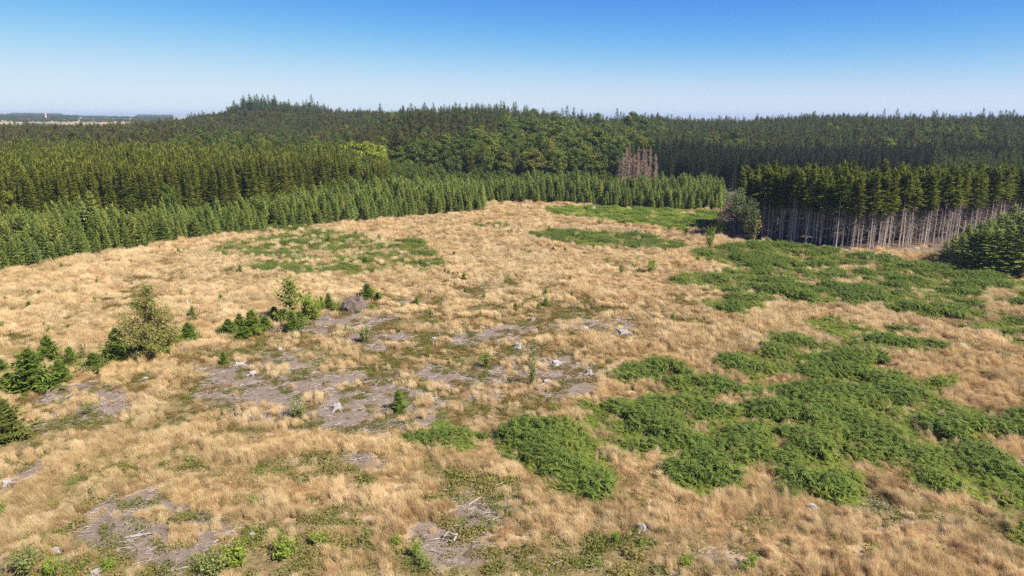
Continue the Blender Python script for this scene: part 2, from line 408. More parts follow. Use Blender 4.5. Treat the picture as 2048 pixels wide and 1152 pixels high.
# ------------------------------------------------------------------ instanced ground cover (stuff)
def source(name, meshes):
    c = bpy.data.collections.new(name)
    for k, me in enumerate(meshes):
        c.objects.link(bpy.data.objects.new('%s_%02d' % (name, k), me))
    return c
def scatter(name, P, rot, scl, coll, nvar, tint=None, label=None, cat=None, group=None):
    n = len(P); me = bpy.data.meshes.new(name)
    me.vertices.add(n); me.vertices.foreach_set('co', np.asarray(P, np.float32).ravel())
    def attr(nm, ty, arr, key):
        a = me.attributes.new(nm, ty, 'POINT'); a.data.foreach_set(key, np.ascontiguousarray(arr).ravel())
    attr('rot', 'FLOAT_VECTOR', np.asarray(rot, np.float32), 'vector')
    attr('scl', 'FLOAT_VECTOR', np.asarray(scl, np.float32), 'vector')
    attr('pick', 'INT', rng.integers(0, nvar, n).astype(np.int32), 'value')
    if tint is not None: attr('tint', 'FLOAT_VECTOR', np.asarray(tint, np.float32), 'vector')
    ng = bpy.data.node_groups.new(name+'_scatter', 'GeometryNodeTree')
    ng.interface.new_socket('Geometry', in_out='INPUT', socket_type='NodeSocketGeometry')
    ng.interface.new_socket('Geometry', in_out='OUTPUT', socket_type='NodeSocketGeometry')
    N = ng.nodes; L = ng.links
    gi = N.new('NodeGroupInput'); go = N.new('NodeGroupOutput')
    iop = N.new('GeometryNodeInstanceOnPoints'); ci = N.new('GeometryNodeCollectionInfo')
    ci.inputs['Collection'].default_value = coll
    ci.inputs['Separate Children'].default_value = True; ci.inputs['Reset Children'].default_value = True
    def na(nm, ty):
        x = N.new('GeometryNodeInputNamedAttribute'); x.data_type = ty; x.inputs['Name'].default_value = nm; return x.outputs['Attribute']
    L.new(gi.outputs[0], iop.inputs['Points']); L.new(ci.outputs[0], iop.inputs['Instance'])
    iop.inputs['Pick Instance'].default_value = True
    L.new(na('pick', 'INT'), iop.inputs['Instance Index'])
    e2r = N.new('FunctionNodeEulerToRotation'); L.new(na('rot', 'FLOAT_VECTOR'), e2r.inputs[0]); L.new(e2r.outputs[0], iop.inputs['Rotation'])
    L.new(na('scl', 'FLOAT_VECTOR'), iop.inputs['Scale'])
    L.new(iop.outputs[0], go.inputs[0])
    o = obj(name, me)
    md = o.modifiers.new('scatter', 'NODES'); md.node_group = ng
    tag(o, label, cat, group, 'stuff')
    return o

# ------------------------------------------------------------------ zones of the clearing (ground polygons)
def cd(c, d): return np.array([(c-1024)*cos(PITCH)/F*d, d])
EDGE_LEFT = [(-260, 640), (0, 547), (100, 525), (200, 508), (330, 488), (430, 472), (530, 462), (640, 450), (740, 443), (850, 432), (962, 424)]
EDGE_FAR = [(968, 405), (1100, 406), (1200, 412), (1330, 420), (1445, 421)]
EDGE_RIGHT = [(1440, 450), (1455, 470), (1535, 484), (1600, 493), (1700, 501), (1770, 501), (1850, 494), (1890, 515), (1950, 543), (2048, 553), (2350, 590)]
FIELD = np.concatenate([wpoly(EDGE_LEFT+EDGE_FAR+EDGE_RIGHT), [[130, 40], [90, 20], [-90, 20], [-130, 40]]])
BR = {
 'upper': [(1395, 500), (1450, 492), (1560, 488), (1660, 500), (1760, 515), (1850, 525), (1950, 545), (2048, 555), (2200, 570), (2200, 605), (2048, 590), (1985, 585), (1970, 610), (1990, 638), (1960, 645), (1880, 640), (1790, 635), (1760, 612), (1700, 615), (1650, 618), (1600, 610), (1560, 602), (1510, 598), (1440, 585), (1345, 572), (1330, 555), (1380, 545), (1440, 545), (1450, 535), (1400, 522), (1378, 515)],
 'side': [(1930, 655), (1960, 645), (2048, 640), (2200, 640), (2200, 720), (2048, 702), (1995, 690), (1975, 672)],
 'sliver': [(1995, 600), (2048, 592), (2200, 600), (2200, 625), (2048, 622), (2010, 613)],
 'small': [(1378, 605), (1420, 597), (1500, 598), (1530, 610), (1520, 622), (1460, 635), (1420, 630)],
 'tongue': [(1598, 642), (1620, 632), (1680, 635), (1760, 660), (1815, 652), (1830, 680), (1900, 700), (1895, 715), (1820, 712), (1760, 708), (1700, 698), (1640, 672), (1605, 662)],
 'middle': [(1430, 725), (1470, 705), (1520, 700), (1508, 680), (1540, 668), (1590, 680), (1640, 690), (1700, 700), (1750, 715), (1765, 740), (1740, 772), (1600, 762), (1500, 757), (1440, 742)],
 'lower': [(1225, 748), (1270, 740), (1310, 730), (1350, 742), (1450, 757), (1560, 772), (1620, 767), (1700, 772), (1800, 752), (1850, 770), (1905, 772), (1890, 805), (1960, 820), (2048, 832), (2200, 850), (2200, 920), (2048, 890), (1940, 885), (1920, 897), (1960, 920), (2048, 955), (2200, 1000), (2200, 1090), (2048, 1050), (1990, 1040), (1920, 1000), (1870, 980), (1830, 960), (1820, 940), (1740, 940), (1720, 960), (1730, 1005), (1620, 1010), (1550, 980), (1570, 950), (1530, 930), (1500, 950), (1500, 980), (1450, 1010), (1380, 1005), (1330, 985), (1350, 920), (1310, 915), (1250, 925), (1200, 905), (1160, 860), (1150, 820), (1165, 800), (1240, 805), (1330, 790), (1290, 775), (1240, 765)],
 'lobe': [(1000, 885), (1020, 858), (1080, 848), (1150, 872), (1160, 895), (1215, 905), (1250, 945), (1225, 985), (1190, 1002), (1140, 995), (1085, 970), (1060, 940), (1005, 925)],
 'lone': [(805, 890), (830, 870), (870, 855), (920, 860), (960, 880), (945, 900), (890, 910), (850, 908), (815, 900)],
 'corner': [(2005, 1060), (2048, 1045), (2200, 1080), (2200, 1200), (2048, 1125), (2020, 1095)],
}
SPARSE = {
 'field': [(400, 510), (470, 480), (600, 460), (740, 468), (720, 485), (850, 480), (862, 500), (900, 530), (850, 542), (760, 547), (680, 558), (600, 555), (480, 540), (530, 520), (420, 515)],
 'mid': [(1050, 465), (1100, 460), (1200, 463), (1300, 473), (1372, 488), (1372, 500), (1260, 499), (1150, 491), (1080, 478)],
 'far': [(1090, 415), (1200, 412), (1300, 419), (1440, 424), (1432, 462), (1370, 462), (1300, 452), (1230, 448), (1200, 440), (1140, 435), (1090, 425)],
 'edge': [(445, 471), (520, 457), (640, 447), (632, 458), (540, 468)],
 'strip': [(930, 452), (1000, 446), (1060, 455), (1000, 461)],
}
HOLES = [wpoly(p) for p in ([(1365, 797), (1440, 792), (1555, 803), (1545, 818), (1420, 815)], [(1525, 905), (1560, 895), (1575, 925), (1545, 940)],
                            [(1690, 535), (1740, 535), (1745, 542), (1690, 542)], [(1665, 562), (1715, 562), (1715, 569), (1670, 569)], [(1600, 570), (1635, 570), (1630, 577), (1600, 576)])]
BRW = {k: wpoly(p) for k, p in BR.items()}; SPW = {k: wpoly(p) for k, p in SPARSE.items()}
HEATH = [wpoly(p) for p in (
 [(420, 720), (520, 660), (640, 625), (780, 592), (900, 572), (1010, 585), (1120, 625), (1210, 690), (1230, 745), (1120, 800), (950, 830), (820, 860), (640, 870), (480, 860), (370, 810), (330, 760)],
 [(560, 640), (680, 612), (800, 590), (930, 600), (1020, 625), (1035, 655), (960, 690), (880, 715), (760, 740), (680, 730), (620, 690), (560, 680)],
 [(0, 745), (130, 790), (380, 700), (500, 690), (450, 730), (250, 790), (100, 830), (0, 850)],
 [(640, 760), (700, 735), (900, 745), (940, 775), (860, 790), (740, 790)], [(0, 1045), (200, 1020), (350, 1100), (400, 1152), (0, 1180)],
 [(400, 1152), (450, 1060), (640, 1020), (800, 1080), (1000, 1090), (1400, 1110), (1500, 1180), (400, 1200)],
 [(245, 560), (300, 545), (440, 540), (440, 550), (330, 562)], [(0, 672), (60, 655), (140, 640), (125, 655), (60, 675), (0, 690)],
 [(830, 580), (900, 562), (940, 575), (870, 592)], [(1200, 610), (1260, 600), (1320, 612), (1280, 630), (1190, 625)],
 [(1080, 445), (1250, 455), (1400, 470), (1250, 466)], [(0, 860), (120, 830), (330, 800), (420, 790), (450, 830), (330, 850), (200, 880), (60, 930), (0, 950)],
 [(480, 930), (640, 900), (760, 930), (700, 970), (560, 980)], [(900, 960), (1000, 940), (1080, 990), (1000, 1020), (900, 1000)], [(900, 575), (1000, 560), (1060, 590), (960, 610)], [(1040, 600), (1180, 590), (1200, 640), (1080, 650)],
 [(1290, 620), (1380, 600), (1390, 640), (1310, 650)], [(150, 940), (330, 900), (420, 930), (300, 960), (180, 980)], [(900, 800), (1080, 790), (1120, 830), (1000, 850), (900, 850)], [(200, 590), (290, 580), (340, 600), (250, 625)])]
SLASH = [wpoly(p) for p in (
 [(390, 790), (440, 740), (520, 715), (600, 735), (660, 745), (760, 735), (900, 740), (960, 745), (1010, 700), (1110, 700), (1200, 738), (1150, 770), (1000, 790), (900, 800), (830, 840), (720, 860), (600, 850), (500, 850), (460, 810)],
 [(600, 655), (700, 620), (790, 605), (760, 640), (650, 665)], [(700, 680), (830, 655), (870, 660), (760, 690)], [(860, 665), (1010, 655), (1000, 680), (900, 690)],
 [(130, 1060), (200, 1010), (330, 975), (370, 1000), (450, 1040), (420, 1090), (330, 1140), (250, 1120), (160, 1110)],
 [(0, 940), (120, 900), (160, 905), (60, 960), (0, 985)], [(700, 905), (740, 895), (760, 925), (700, 930)],
 [(1150, 650), (1260, 650), (1290, 672), (1200, 672)], [(1930, 920), (2048, 920), (2120, 950), (2000, 950)], [(830, 1060), (960, 1050), (930, 1110), (850, 1110)],
 [(950, 1010), (1050, 1020), (1020, 1040), (940, 1030)], [(1330, 1120), (1450, 1100), (1560, 1130), (1560, 1180), (1350, 1180)], [(80, 800), (250, 770), (260, 800), (180, 850), (60, 870)],
 [(1640, 497), (1760, 505), (1850, 496), (1850, 506), (1740, 516)], [(1600, 905), (1660, 915), (1640, 935)], [(1690, 1005), (1760, 1010), (1800, 1040), (1730, 1040)])]
TRACK = wpoly([(1050, 447), (1150, 450), (1250, 455), (1350, 464), (1430, 472), (1500, 484)])
def zone(P, polys, warp=1.6, scale=2.2, seed=40):
    n = (fbm(P[:, 0]/scale, P[:, 1]/scale, seed, 3)-.5)*2*warp*np.clip(P[:, 1]/90, .7, 2)
    n = n+(fbm(P[:, 0]/6.5, P[:, 1]/6.5, seed+2, 2)-.44)*10*np.clip(P[:, 1]/90, .6, 1.6)
    out = np.full(len(P), -1e9)
    for p in polys: out = np.maximum(out, sdf(P, p)+n)
    return out
def bracken_any(P, extra=0.0):
    b = np.full(len(P), -1e9)
    for p in BRW.values(): b = np.maximum(b, sdf(P, p))
    for h in HOLES: b = np.minimum(b, -sdf(P, h))
    return b
def patchiness(P):              # where the sward is broken
    return fbm(P[:, 0]/3.6, P[:, 1]/2.6, 60, 3)

# ------------------------------------------------------------------ ground sheet
ys = [-60.0]
while ys[-1] < 330: ys.append(ys[-1]+max(.45, .0062*(ys[-1]+60)))
while ys[-1] < 12500: ys.append(ys[-1]*1.035)
ys = np.array(ys); ts = np.linspace(-1.5, 1.5, 480)
YY, TT = np.meshgrid(ys, ts, indexing='ij'); XX = TT*(YY+75)
GP = np.stack([XX.ravel(), YY.ravel()], 1); GZ = ground_z(GP[:, 0], GP[:, 1])
ny, nx = YY.shape
me = bpy.data.meshes.new('ground'); me.vertices.add(ny*nx)
me.vertices.foreach_set('co', np.column_stack([GP, GZ]).astype(np.float32).ravel())
idx = np.arange(ny*nx).reshape(ny, nx)
q = np.stack([idx[:-1, :-1], idx[:-1, 1:], idx[1:, 1:], idx[1:, :-1]], -1).reshape(-1, 4)
me.loops.add(q.size); me.loops.foreach_set('vertex_index', q.ravel().astype(np.int32))
me.polygons.add(len(q)); me.polygons.foreach_set('loop_start', np.arange(0, q.size, 4, dtype=np.int32))
me.update(calc_edges=True); me.polygons.foreach_set('use_smooth', [True]*len(q))
near = GP[:, 1] < 420; NP_ = GP[near]
def full(v): o = np.zeros(len(GP)); o[near] = v; return o
fs = sdf(NP_, FIELD)
z_slash = full(sstep(-.6, .8, zone(NP_, SLASH)))
z_heath = full(sstep(-.8, 1.0, zone(NP_, HEATH, seed=44)))
z_litter = np.ones(len(GP)); z_litter[near] = 1-sstep(-2, 1.5, fs+(vnoise(NP_[:, 0]/3, NP_[:, 1]/3, 9)-.5)*3)
z_track = full(1-sstep(1.0, 2.2, linedist(NP_, TRACK)))
bsd = np.maximum(bracken_any(NP_), np.maximum.reduce([sdf(NP_, p) for p in SPW.values()]))
z_fern = full(sstep(-1.0, 1.0, bsd))
z_far = sstep(1500, 1900, GP[:, 1])
for nm, a in (('zone_a', np.stack([z_slash, z_heath, z_litter, z_track], 1)), ('zone_b', np.stack([z_far, z_fern, z_far*0, z_far*0+1], 1))):
    at_ = me.attributes.new(nm, 'FLOAT_COLOR', 'POINT'); at_.data.foreach_set('color', a.astype(np.float32).ravel())
m, n, l = newmat('clearing_ground'); b = n['Principled BSDF']
b.inputs['Roughness'].default_value = .95; b.inputs['Specular IOR Level'].default_value = .1
geo = n.new('ShaderNodeNewGeometry')
def gnoise(scale, detail=5, rough=.6):
    x = n.new('ShaderNodeTexNoise'); x.inputs['Scale'].default_value = scale; x.inputs['Detail'].default_value = detail
    x.inputs['Roughness'].default_value = rough; l.new(geo.outputs['Position'], x.inputs['Vector']); return x.outputs[0]
def vattr(nm):
    x = n.new('ShaderNodeAttribute'); x.attribute_name = nm; s = n.new('ShaderNodeSeparateColor'); l.new(x.outputs['Color'], s.inputs[0]); return s.outputs, x.outputs['Alpha']
za, track_o = vattr('zone_a'); zb, _ = vattr('zone_b')
n_e = gnoise(1.6, 7, .7); n_f = gnoise(3.5, 8, .7); n_m = gnoise(.55, 5); n_l = gnoise(.09, 4); n_h = gnoise(11, 6, .75)
def rmp(src, stops):
    r = ramp(n, stops); l.new(src, r.inputs[0]); return r.outputs[0]
thatch = mixc(n, l, rmp(n_f, [(.32, (.20, .135, .075)), (.5, (.36, .25, .135)), (.68, (.52, .38, .215))]), rmp(n_m, [(.3, (.22, .15, .08)), (.7, (.48, .35, .20))]), .45)
n_s = gnoise(1.3, 8, .75)
slash = mixc(n, l, rmp(n_h, [(.40, (.035, .024, .014)), (.48, (.14, .10, .07)), (.55, (.24, .185, .14)), (.63, (.48, .41, .345))]),
             rmp(n_s, [(.38, (.045, .03, .016)), (.44, (.14, .095, .055)), (.49, (.25, .195, .15)), (.53, (.12, .09, .05)), (.58, (.30, .24, .19)), (.64, (.10, .085, .03))]), .6)
heath = mixc(n, l, rmp(n_f, [(.38, (.055, .042, .018)), (.48, (.14, .11, .04)), (.55, (.22, .155, .07)), (.64, (.36, .26, .14))]), rmp(n_e, [(.40, (.19, .10, .045)), (.50, (.12, .11, .035)), (.6, (.27, .20, .11))]), .5)
litter = rmp(n_f, [(.3, (.07, .048, .034)), (.55, (.15, .105, .075)), (.75, (.26, .19, .14))])
farf = rmp(gnoise(.004, 3), [(.38, (.10, .13, .05)), (.46, (.42, .31, .16)), (.56, (.50, .38, .22)), (.66, (.18, .18, .08))])
def rough_edge(src, nz, k=2.2):
    a = n.new('ShaderNodeMath'); a.operation = 'MULTIPLY_ADD'; l.new(nz, a.inputs[0]); a.inputs[1].default_value = -k; a.inputs[2].default_value = k*.5-.5
    b2 = n.new('ShaderNodeMath'); b2.operation = 'MULTIPLY_ADD'; l.new(src, b2.inputs[0]); b2.inputs[1].default_value = 2.0; l.new(a.outputs[0], b2.inputs[2]); b2.use_clamp = True
    return b2.outputs[0]
c = mixc(n, l, thatch, heath, rough_edge(za[1], n_m, 2.5))
c = mixc(n, l, c, slash, rough_edge(za[0], n_e, 4.0))
c = mixc(n, l, c, rmp(n_f, [(.3, (.20, .14, .09)), (.7, (.38, .28, .18))]), track_o)
c = mixc(n, l, c, rmp(n_f, [(.3, (.12, .115, .035)), (.7, (.24, .19, .075))]), zb[1])
c = mixc(n, l, c, litter, za[2])
c = mixc(n, l, c, farf, zb[0])
l.new(c, b.inputs['Base Color'])
bp = n.new('ShaderNodeBump'); bp.inputs['Strength'].default_value = .8; bp.inputs['Distance'].default_value = .12
l.new(n_f, bp.inputs['Height']); l.new(bp.outputs[0], b.inputs['Normal'])
me.materials.append(m)
go_ = obj('ground', me); go_['kind'] = 'structure'; go_['label'] = 'rolling ground of the clearing, forest floor and far fields'

# haze over the whole country, ground and camera inside, sky outside
hz = MB()
X0, X1, Y0, Y1, Z0, Z1 = -19500, 19500, -150, 12900, -6, 90
hz.add([(X0, Y0, Z0), (X1, Y0, Z0), (X1, Y1, Z0), (X0, Y1, Z0), (X0, Y0, Z1), (X1, Y0, Z1), (X1, Y1, Z1), (X0, Y1, Z1)],
       [(0, 3, 2, 1), (4, 5, 6, 7), (0, 1, 5, 4), (1, 2, 6, 5), (2, 3, 7, 6), (3, 0, 4, 7)])
hm, hn, hl = newmat('summer_haze'); hn.remove(hn['Principled BSDF'])
pv = hn.new('ShaderNodeVolumePrincipled'); pv.inputs['Density'].default_value = .000095; pv.inputs['Color'].default_value = (.66, .81, 1, 1)
pv.inputs['Anisotropy'].default_value = .2
hl.new(pv.outputs[0], hn['Material Output'].inputs['Volume'])
HAZE = obj('haze', hz.mesh('haze', hm)); tag(HAZE, 'thin blue summer haze over the whole valley', 'haze', None, 'stuff')

# ------------------------------------------------------------------ forests
def variants(fn, mats, k, seed):
    out = []
    for i in range(k):
        rg = np.random.default_rng(seed+i); cr, tr = fn(rg)
        out.append((cr.mesh('crown', mats[0]), tr.mesh('trunk', mats[1]), join(cr, tr).mesh('tree', list(mats))))
    return out
KIND = {
 'fir': (variants(lambda g: conifer(g, 9.0, 2.2, .03, .36, 7, .10, .50, 1.3, .25, .8, ragged=.22, sides=4), (M['fir'], M['bark']), 5, 100), 9.0),
 'spruce': (variants(lambda g: conifer(g, 20.0, 2.5, .14, .50, 7, .50, .25, 1.2, .8, .72, ragged=.25, sides=4), (M['spruce'], M['bark']), 5, 200), 20.0),
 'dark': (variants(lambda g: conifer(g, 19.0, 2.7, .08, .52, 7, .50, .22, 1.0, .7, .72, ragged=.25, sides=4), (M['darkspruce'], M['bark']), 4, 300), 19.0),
 'stand': (variants(lambda g: conifer(g, 21.0, 1.8, g.uniform(.46, .78), .42, 7, .40, .3, 1.5, .9, .5, ragged=.4, sides=4, thick=g.uniform(.5, .95)), (M['standcrown'], M['palebark']), 10, 400), 21.0),
 'pine': (variants(lambda g: conifer(g, 19.0, 3.0, .25, .55, 6, .25, .4, 1.3, .5, .45, ragged=.35, sides=4), (M['pine'], M['bark']), 4, 500), 19.0),
 'douglas': (variants(lambda g: conifer(g, 26.0, 4.4, .10, .75, 6, .30, .38, 1.15, .6, .6, ragged=.4, sides=5, bare=.08), (M['douglas'], M['bark']), 4, 600), 26.0),
 'larch': (variants(lambda g: conifer(g, 10.0, 2.6, .04, .40, 7, .12, .42, 1.1, .4, .75, ragged=.28, sides=4), (M['larch'], M['bark']), 3, 700), 10.0),
 'leafy': (variants(lambda g: broad(g, 20.0, 5.2, .18, 42, 90, .62), (M['leafy'], M['bark']), 5, 800), 20.0),
 'yellow': (variants(lambda g: broad(g, 20.0, 5.2, .15, 40, 90, .6), (M['yellowleafy'], M['bark']), 2, 900), 20.0),
}
def fill(poly, sp, jit=.38, seed=0):
    rg = np.random.default_rng(seed)
    lo = poly.min(0); hi = poly.max(0)
    gx, gy = np.meshgrid(np.arange(lo[0], hi[0], sp), np.arange(lo[1], hi[1], sp))
    P = np.stack([gx.ravel(), gy.ravel()], 1); P[:, 0] += (np.arange(gx.shape[0]) % 2).repeat(gx.shape[1])*sp*.5
    P += rg.uniform(-jit, jit, P.shape)*sp
    return P[sdf(P, poly) > 0]
def in_view(P, m=60):
    c = colpx(P[:, 0], P[:, 1]); return (c > -m) & (c < W0+m)
def tree(kind, x, y, h, name, label, cat, group, crown='crown', rz=None, sxy=1.0, tilt=.02, var=None):
    vs, hn_ = KIND[kind]; cr, tr, _ = vs[random.randrange(len(vs)) if var is None else var]
    s = h/hn_
    o = empty(name, (x, y, float(ground_z(x, y))), random.uniform(0, 6.28) if rz is None else rz, (s*sxy, s*sxy, s), tilt)
    obj('trunk', tr, o); c2 = obj(crown, cr, o)
    if crown != 'crown': c2['kind'] = 'stuff'
    return tag(o, label, cat, group)
MASS = {}
def stand(kind, P, H, n_ind, name, label, group, score=None, sxy=(.85, 1.15), key=None, cat='tree'):
    H = np.where(P[:, 1] > 400, H*(.80+.40*fbm(P[:, 0]/55, P[:, 1]/80, 71, 2))*rng.uniform(.88, 1.14, len(P)), H)
    """the n_ind trees that show largest are things of their own, the rest of the wood is one mass per kind."""
    sc = P[:, 1] if score is None else score
    sc = np.where(in_view(P, 30), sc, 1e9); order = np.argsort(sc); ind = order[:n_ind]
    ind = ind[sc[ind] < 1e8]
    mask = np.ones(len(P), bool); mask[ind] = False
    for i in ind:
        lb, gp = label(P[i, 0], P[i, 1], sc[i]) if callable(label) else (label, group)
        tree(kind, P[i, 0], P[i, 1], H[i], name, lb, cat, gp, sxy=random.uniform(*sxy))
    P2 = P[mask]; H2 = H[mask]; s = H2/KIND[kind][1]
    w = s*rng.uniform(*sxy, len(s))
    MASS.setdefault(key or kind, []).append((kind, np.column_stack([P2, ground_z(P2[:, 0], P2[:, 1])]), np.column_stack([w, w, s])))

# left and far plantation of young firs
left_back = [cd(-420, 168), cd(0, 186), cd(100, 193), cd(300, 209), cd(500, 233), cd(700, 271), cd(775, 293)]
far_back = [cd(775, 300), cd(900, 316), cd(1100, 322), cd(1450, 322)]
plant = np.concatenate([wpoly(EDGE_LEFT), wpoly(EDGE_FAR), np.array(far_back[::-1]), np.array(left_back[::-1])])
P = fill(plant, 2.2, .42, 21); P = P[in_view(P, 260)]
H = 8.8*(1+.13*rng.normal(size=len(P)))*(.78+.44*vnoise(P[:, 0]/14, P[:, 1]/14, 77))
H[P[:, 0]/P[:, 1] > -.05] *= .92
H *= .62+.38*sstep(0, 7, np.minimum(linedist(P, wpoly(EDGE_LEFT)), linedist(P, wpoly(EDGE_FAR)))); H = np.where(rng.random(len(P)) < .22, H*rng.uniform(.55, .9, len(P)), H); H = np.where(rng.random(len(P)) < .05, H*1.22, H)
keepP = (rng.random(len(P)) < .93) & ~((vnoise(P[:, 0]/5, P[:, 1]/5, 78) < .13)); P = P[keepP]; H = H[keepP]
def place(x, q, text, cuts):
    y = 240.0; c0 = None
    i_ = np.argmin(np.abs(P[:, 0]-x)); c0 = float(colpx(P[i_, 0], P[i_, 1]))
    t_ = text % ('front row' if q < 1.9 else 'second rows', next(w for m_, w in cuts if c0 < m_)); return t_, t_
e_l = linedist(P, wpoly(EDGE_LEFT)); e_f = linedist(P, wpoly(EDGE_FAR))
isl = e_l < e_f
for msk, e, k, lab, grp in ((isl, e_l, 190, lambda x, y, q: place(x, q-.01*y, 'young bushy fir of the %s in the left plantation, %s', ((250, 'near the left picture edge'), (560, 'left of the green fringe'), (770, 'behind the thin bracken'), (9999, 'at its pointed right end'))), None),
                            (~isl, e_f, 110, lambda x, y, q: place(x*1.0, q-.01*y, 'young fir of the %s in the far plantation, %s', ((1090, 'at its left end'), (1240, 'left of the dead spruces'), (1330, 'below the dead spruces'), (9999, 'towards the willow'))), None)):
    stand('fir', P[msk], H[msk], k, 'fir_tree', lab, grp, score=e[msk]+P[msk][:, 1]*.01, key='fir', sxy=(.72, 1.15))

# mature spruces behind the plantation on the left
poly = np.array(left_back+[cd(772, 312), cd(738, 348), cd(690, 372), cd(400, 392), cd(0, 402), cd(-420, 402)])
P = fill(poly, 3.1, .36, 22); P = P[in_view(P, 200)]
H = 19.6+1.3*rng.normal(size=len(P))+3.0*(vnoise(P[:, 0]/30, P[:, 1]/30, 31)-.5)
H *= 1-.24*sstep(650, 775, colpx(P[:, 0], P[:, 1])); mixd = fbm(P[:, 0]/22, P[:, 1]/22, 33, 2)
lf = (mixd > .66) & (rng.random(len(P)) < .5)
stand('spruce', P[~lf], H[~lf], 300, 'spruce_tree', (lambda x, y, q: (lambda t_: (t_, t_))('tall olive spruce of the %s in the left wood, %s' % ('front row' if q < 3.5 else 'second rows' if q < 9 else 'inner rows', next(w for m_, w in ((200, 'near the left picture edge'), (420, 'left of its middle'), (620, 'right of its middle'), (9999, 'near its right end')) if colpx(x, y) < m_)))), None, score=linedist(P[~lf], np.array(left_back)), key='spruce')
Pl = P[lf]
stand('leafy', Pl, 17+1.5*rng.normal(size=len(Pl)), 25, 'broadleaf_tree', 'paler leafy tree among the tall spruces on the left', 'leafy trees among the left spruces', sxy=(.55, .8))

# strip of brownish pines and the wooded hill beyond, left
poly = np.array([cd(-300, 410), cd(0, 410), cd(500, 400), cd(690, 405), cd(700, 705), cd(880, 705), cd(880, 980), cd(330, 980), cd(200, 780), cd(-300, 780)])
P = fill(poly, 5.0, .4, 23); c_ = colpx(P[:, 0], P[:, 1]); d_ = P[:, 1]
nz = fbm(P[:, 0]/45, P[:, 1]/60, 35, 2); u = rng.random(len(P))
jj = 26*(vnoise(P[:, 0]/14, P[:, 1]/14, 66)-.5)+6*rng.normal(size=len(P)); top_ = (c_+jj > 478) & (c_+jj < 652) & (d_+jj > 858) & (d_ < 935)
dg = top_ | ((nz > .60) & (u < .4) & ~((c_ < 300) & (d_ > 650)))
lf = ~dg & ((((d_ < 440) & (c_ > 335)) | ((nz < .42) & (d_ < 640) & (c_ > 330))) | ((u > .96)))
pn = ~dg & ~lf
Hd = np.where(top_, 22.5+4*vnoise(P[:, 0]/20, P[:, 1]/20, 67), 20)+3.0*rng.normal(size=len(P))
stand('douglas', P[top_], Hd[top_], 60, 'conifer_tree', 'tall dark fir in the clump that crowns the wooded hill', 'tall firs on the hilltop', score=-P[top_][:, 1]*0+abs(P[top_][:, 1]-870), key='douglas')
dg2 = dg & ~top_
stand('douglas', P[dg2], Hd[dg2], 0, 'conifer_tree', '', '', key='douglas')
stand('leafy', P[lf], 18+1.8*rng.normal(size=lf.sum()), 45, 'broadleaf_tree', 'leafy tree in the pale band at the foot of the wooded hill', 'leafy trees below the hill')
stand('pine', P[pn], 18.5+1.6*rng.normal(size=pn.sum()), 120, 'pine_tree', 'brownish pine in the wood between the spruces and the hill', 'brownish pines below the hill')

# low mixed trees in the gap right of the tall spruces
poly = np.array([cd(778, 306), cd(850, 325), cd(960, 335), cd(1240, 335), cd(1240, 362), cd(960, 365), cd(850, 368), cd(720, 395), cd(735, 352)])
P = fill(poly, 4.2, .4, 24)
lowf = np.clip((colpx(P[:, 0], P[:, 1])-760)/160, 0, 1)
stand('leafy', P, 12.5-5.0*lowf+1.4*rng.normal(size=len(P)), 40, 'broadleaf_tree', 'low leafy tree between the far plantation and the dark wood', 'low trees before the dark wood', sxy=(.7, 1.0))

# broadleaf slope in the middle, pines to its upper left
poly = np.array([cd(690, 402), cd(760, 390), cd(850, 378), cd(1000, 374), cd(1245, 372), cd(1330, 425), cd(1330, 820), cd(880, 820), cd(880, 700), cd(700, 700)])
P = fill(poly, 6.4, .42, 25); c_ = colpx(P[:, 0], P[:, 1]); d_ = P[:, 1]
nz = fbm(P[:, 0]/35, P[:, 1]/50, 37, 2); u = rng.random(len(P))
crest = (d_ > 560) & (c_ > 790) & (c_ < 1010)
pn = ((c_ < 1010) & (d_ > 400) & (nz+.15*(1010-c_)/300 > .42) & (u < .85)) | (u > .93)
dg = (crest & (u < .7)) | ((d_ > 600) & (u < .35)); pn &= ~dg; lf = ~pn & ~dg
Hl = 18.0+1.8*rng.normal(size=len(P))+2.5*(nz-.5)
stand('leafy', P[lf], Hl[lf]*rng.uniform(.85, 1.18, lf.sum()), 170, 'broadleaf_tree', (lambda x, y, q: (lambda t_: (t_, t_))('rounded leafy tree %s of the far slope, %s' % ('at the foot' if y < 392 else 'low' if y < 430 else 'higher up', next(w for m_, w in ((900, 'at its left end'), (1050, 'left of its middle'), (1180, 'right of its middle'), (9999, 'near the dead spruces')) if colpx(x, y) < m_)))), None, sxy=(.9, 1.3))
stand('pine', P[pn], 19+1.6*rng.normal(size=pn.sum()), 90, 'pine_tree', 'dark brownish pine on the slope left of the leafy trees', 'pines on the far slope')
stand('douglas', P[dg], 22+2.6*rng.normal(size=dg.sum()), 50, 'conifer_tree', 'spiky dark conifer on the crest of the far slope', 'conifers on the far crest', key='douglas')
for c0, d0, h0 in ((690, 380, 21.5), (710, 378, 22.5), (731, 377, 22.5), (751, 378, 21.5)):
    x, y = cd(c0, d0)
    tree('yellow', x, y, h0, 'broadleaf_tree', 'bright yellow green leafy tree behind the right end of the tall spruces', 'tree', 'bright yellow green trees', sxy=1.05)
x, y = cd(1790, 440); tree('yellow', x, y, 19.5, 'broadleaf_tree', 'bright green rounded tree among dark conifers right of the dead spruces', 'tree', None, sxy=1.2)

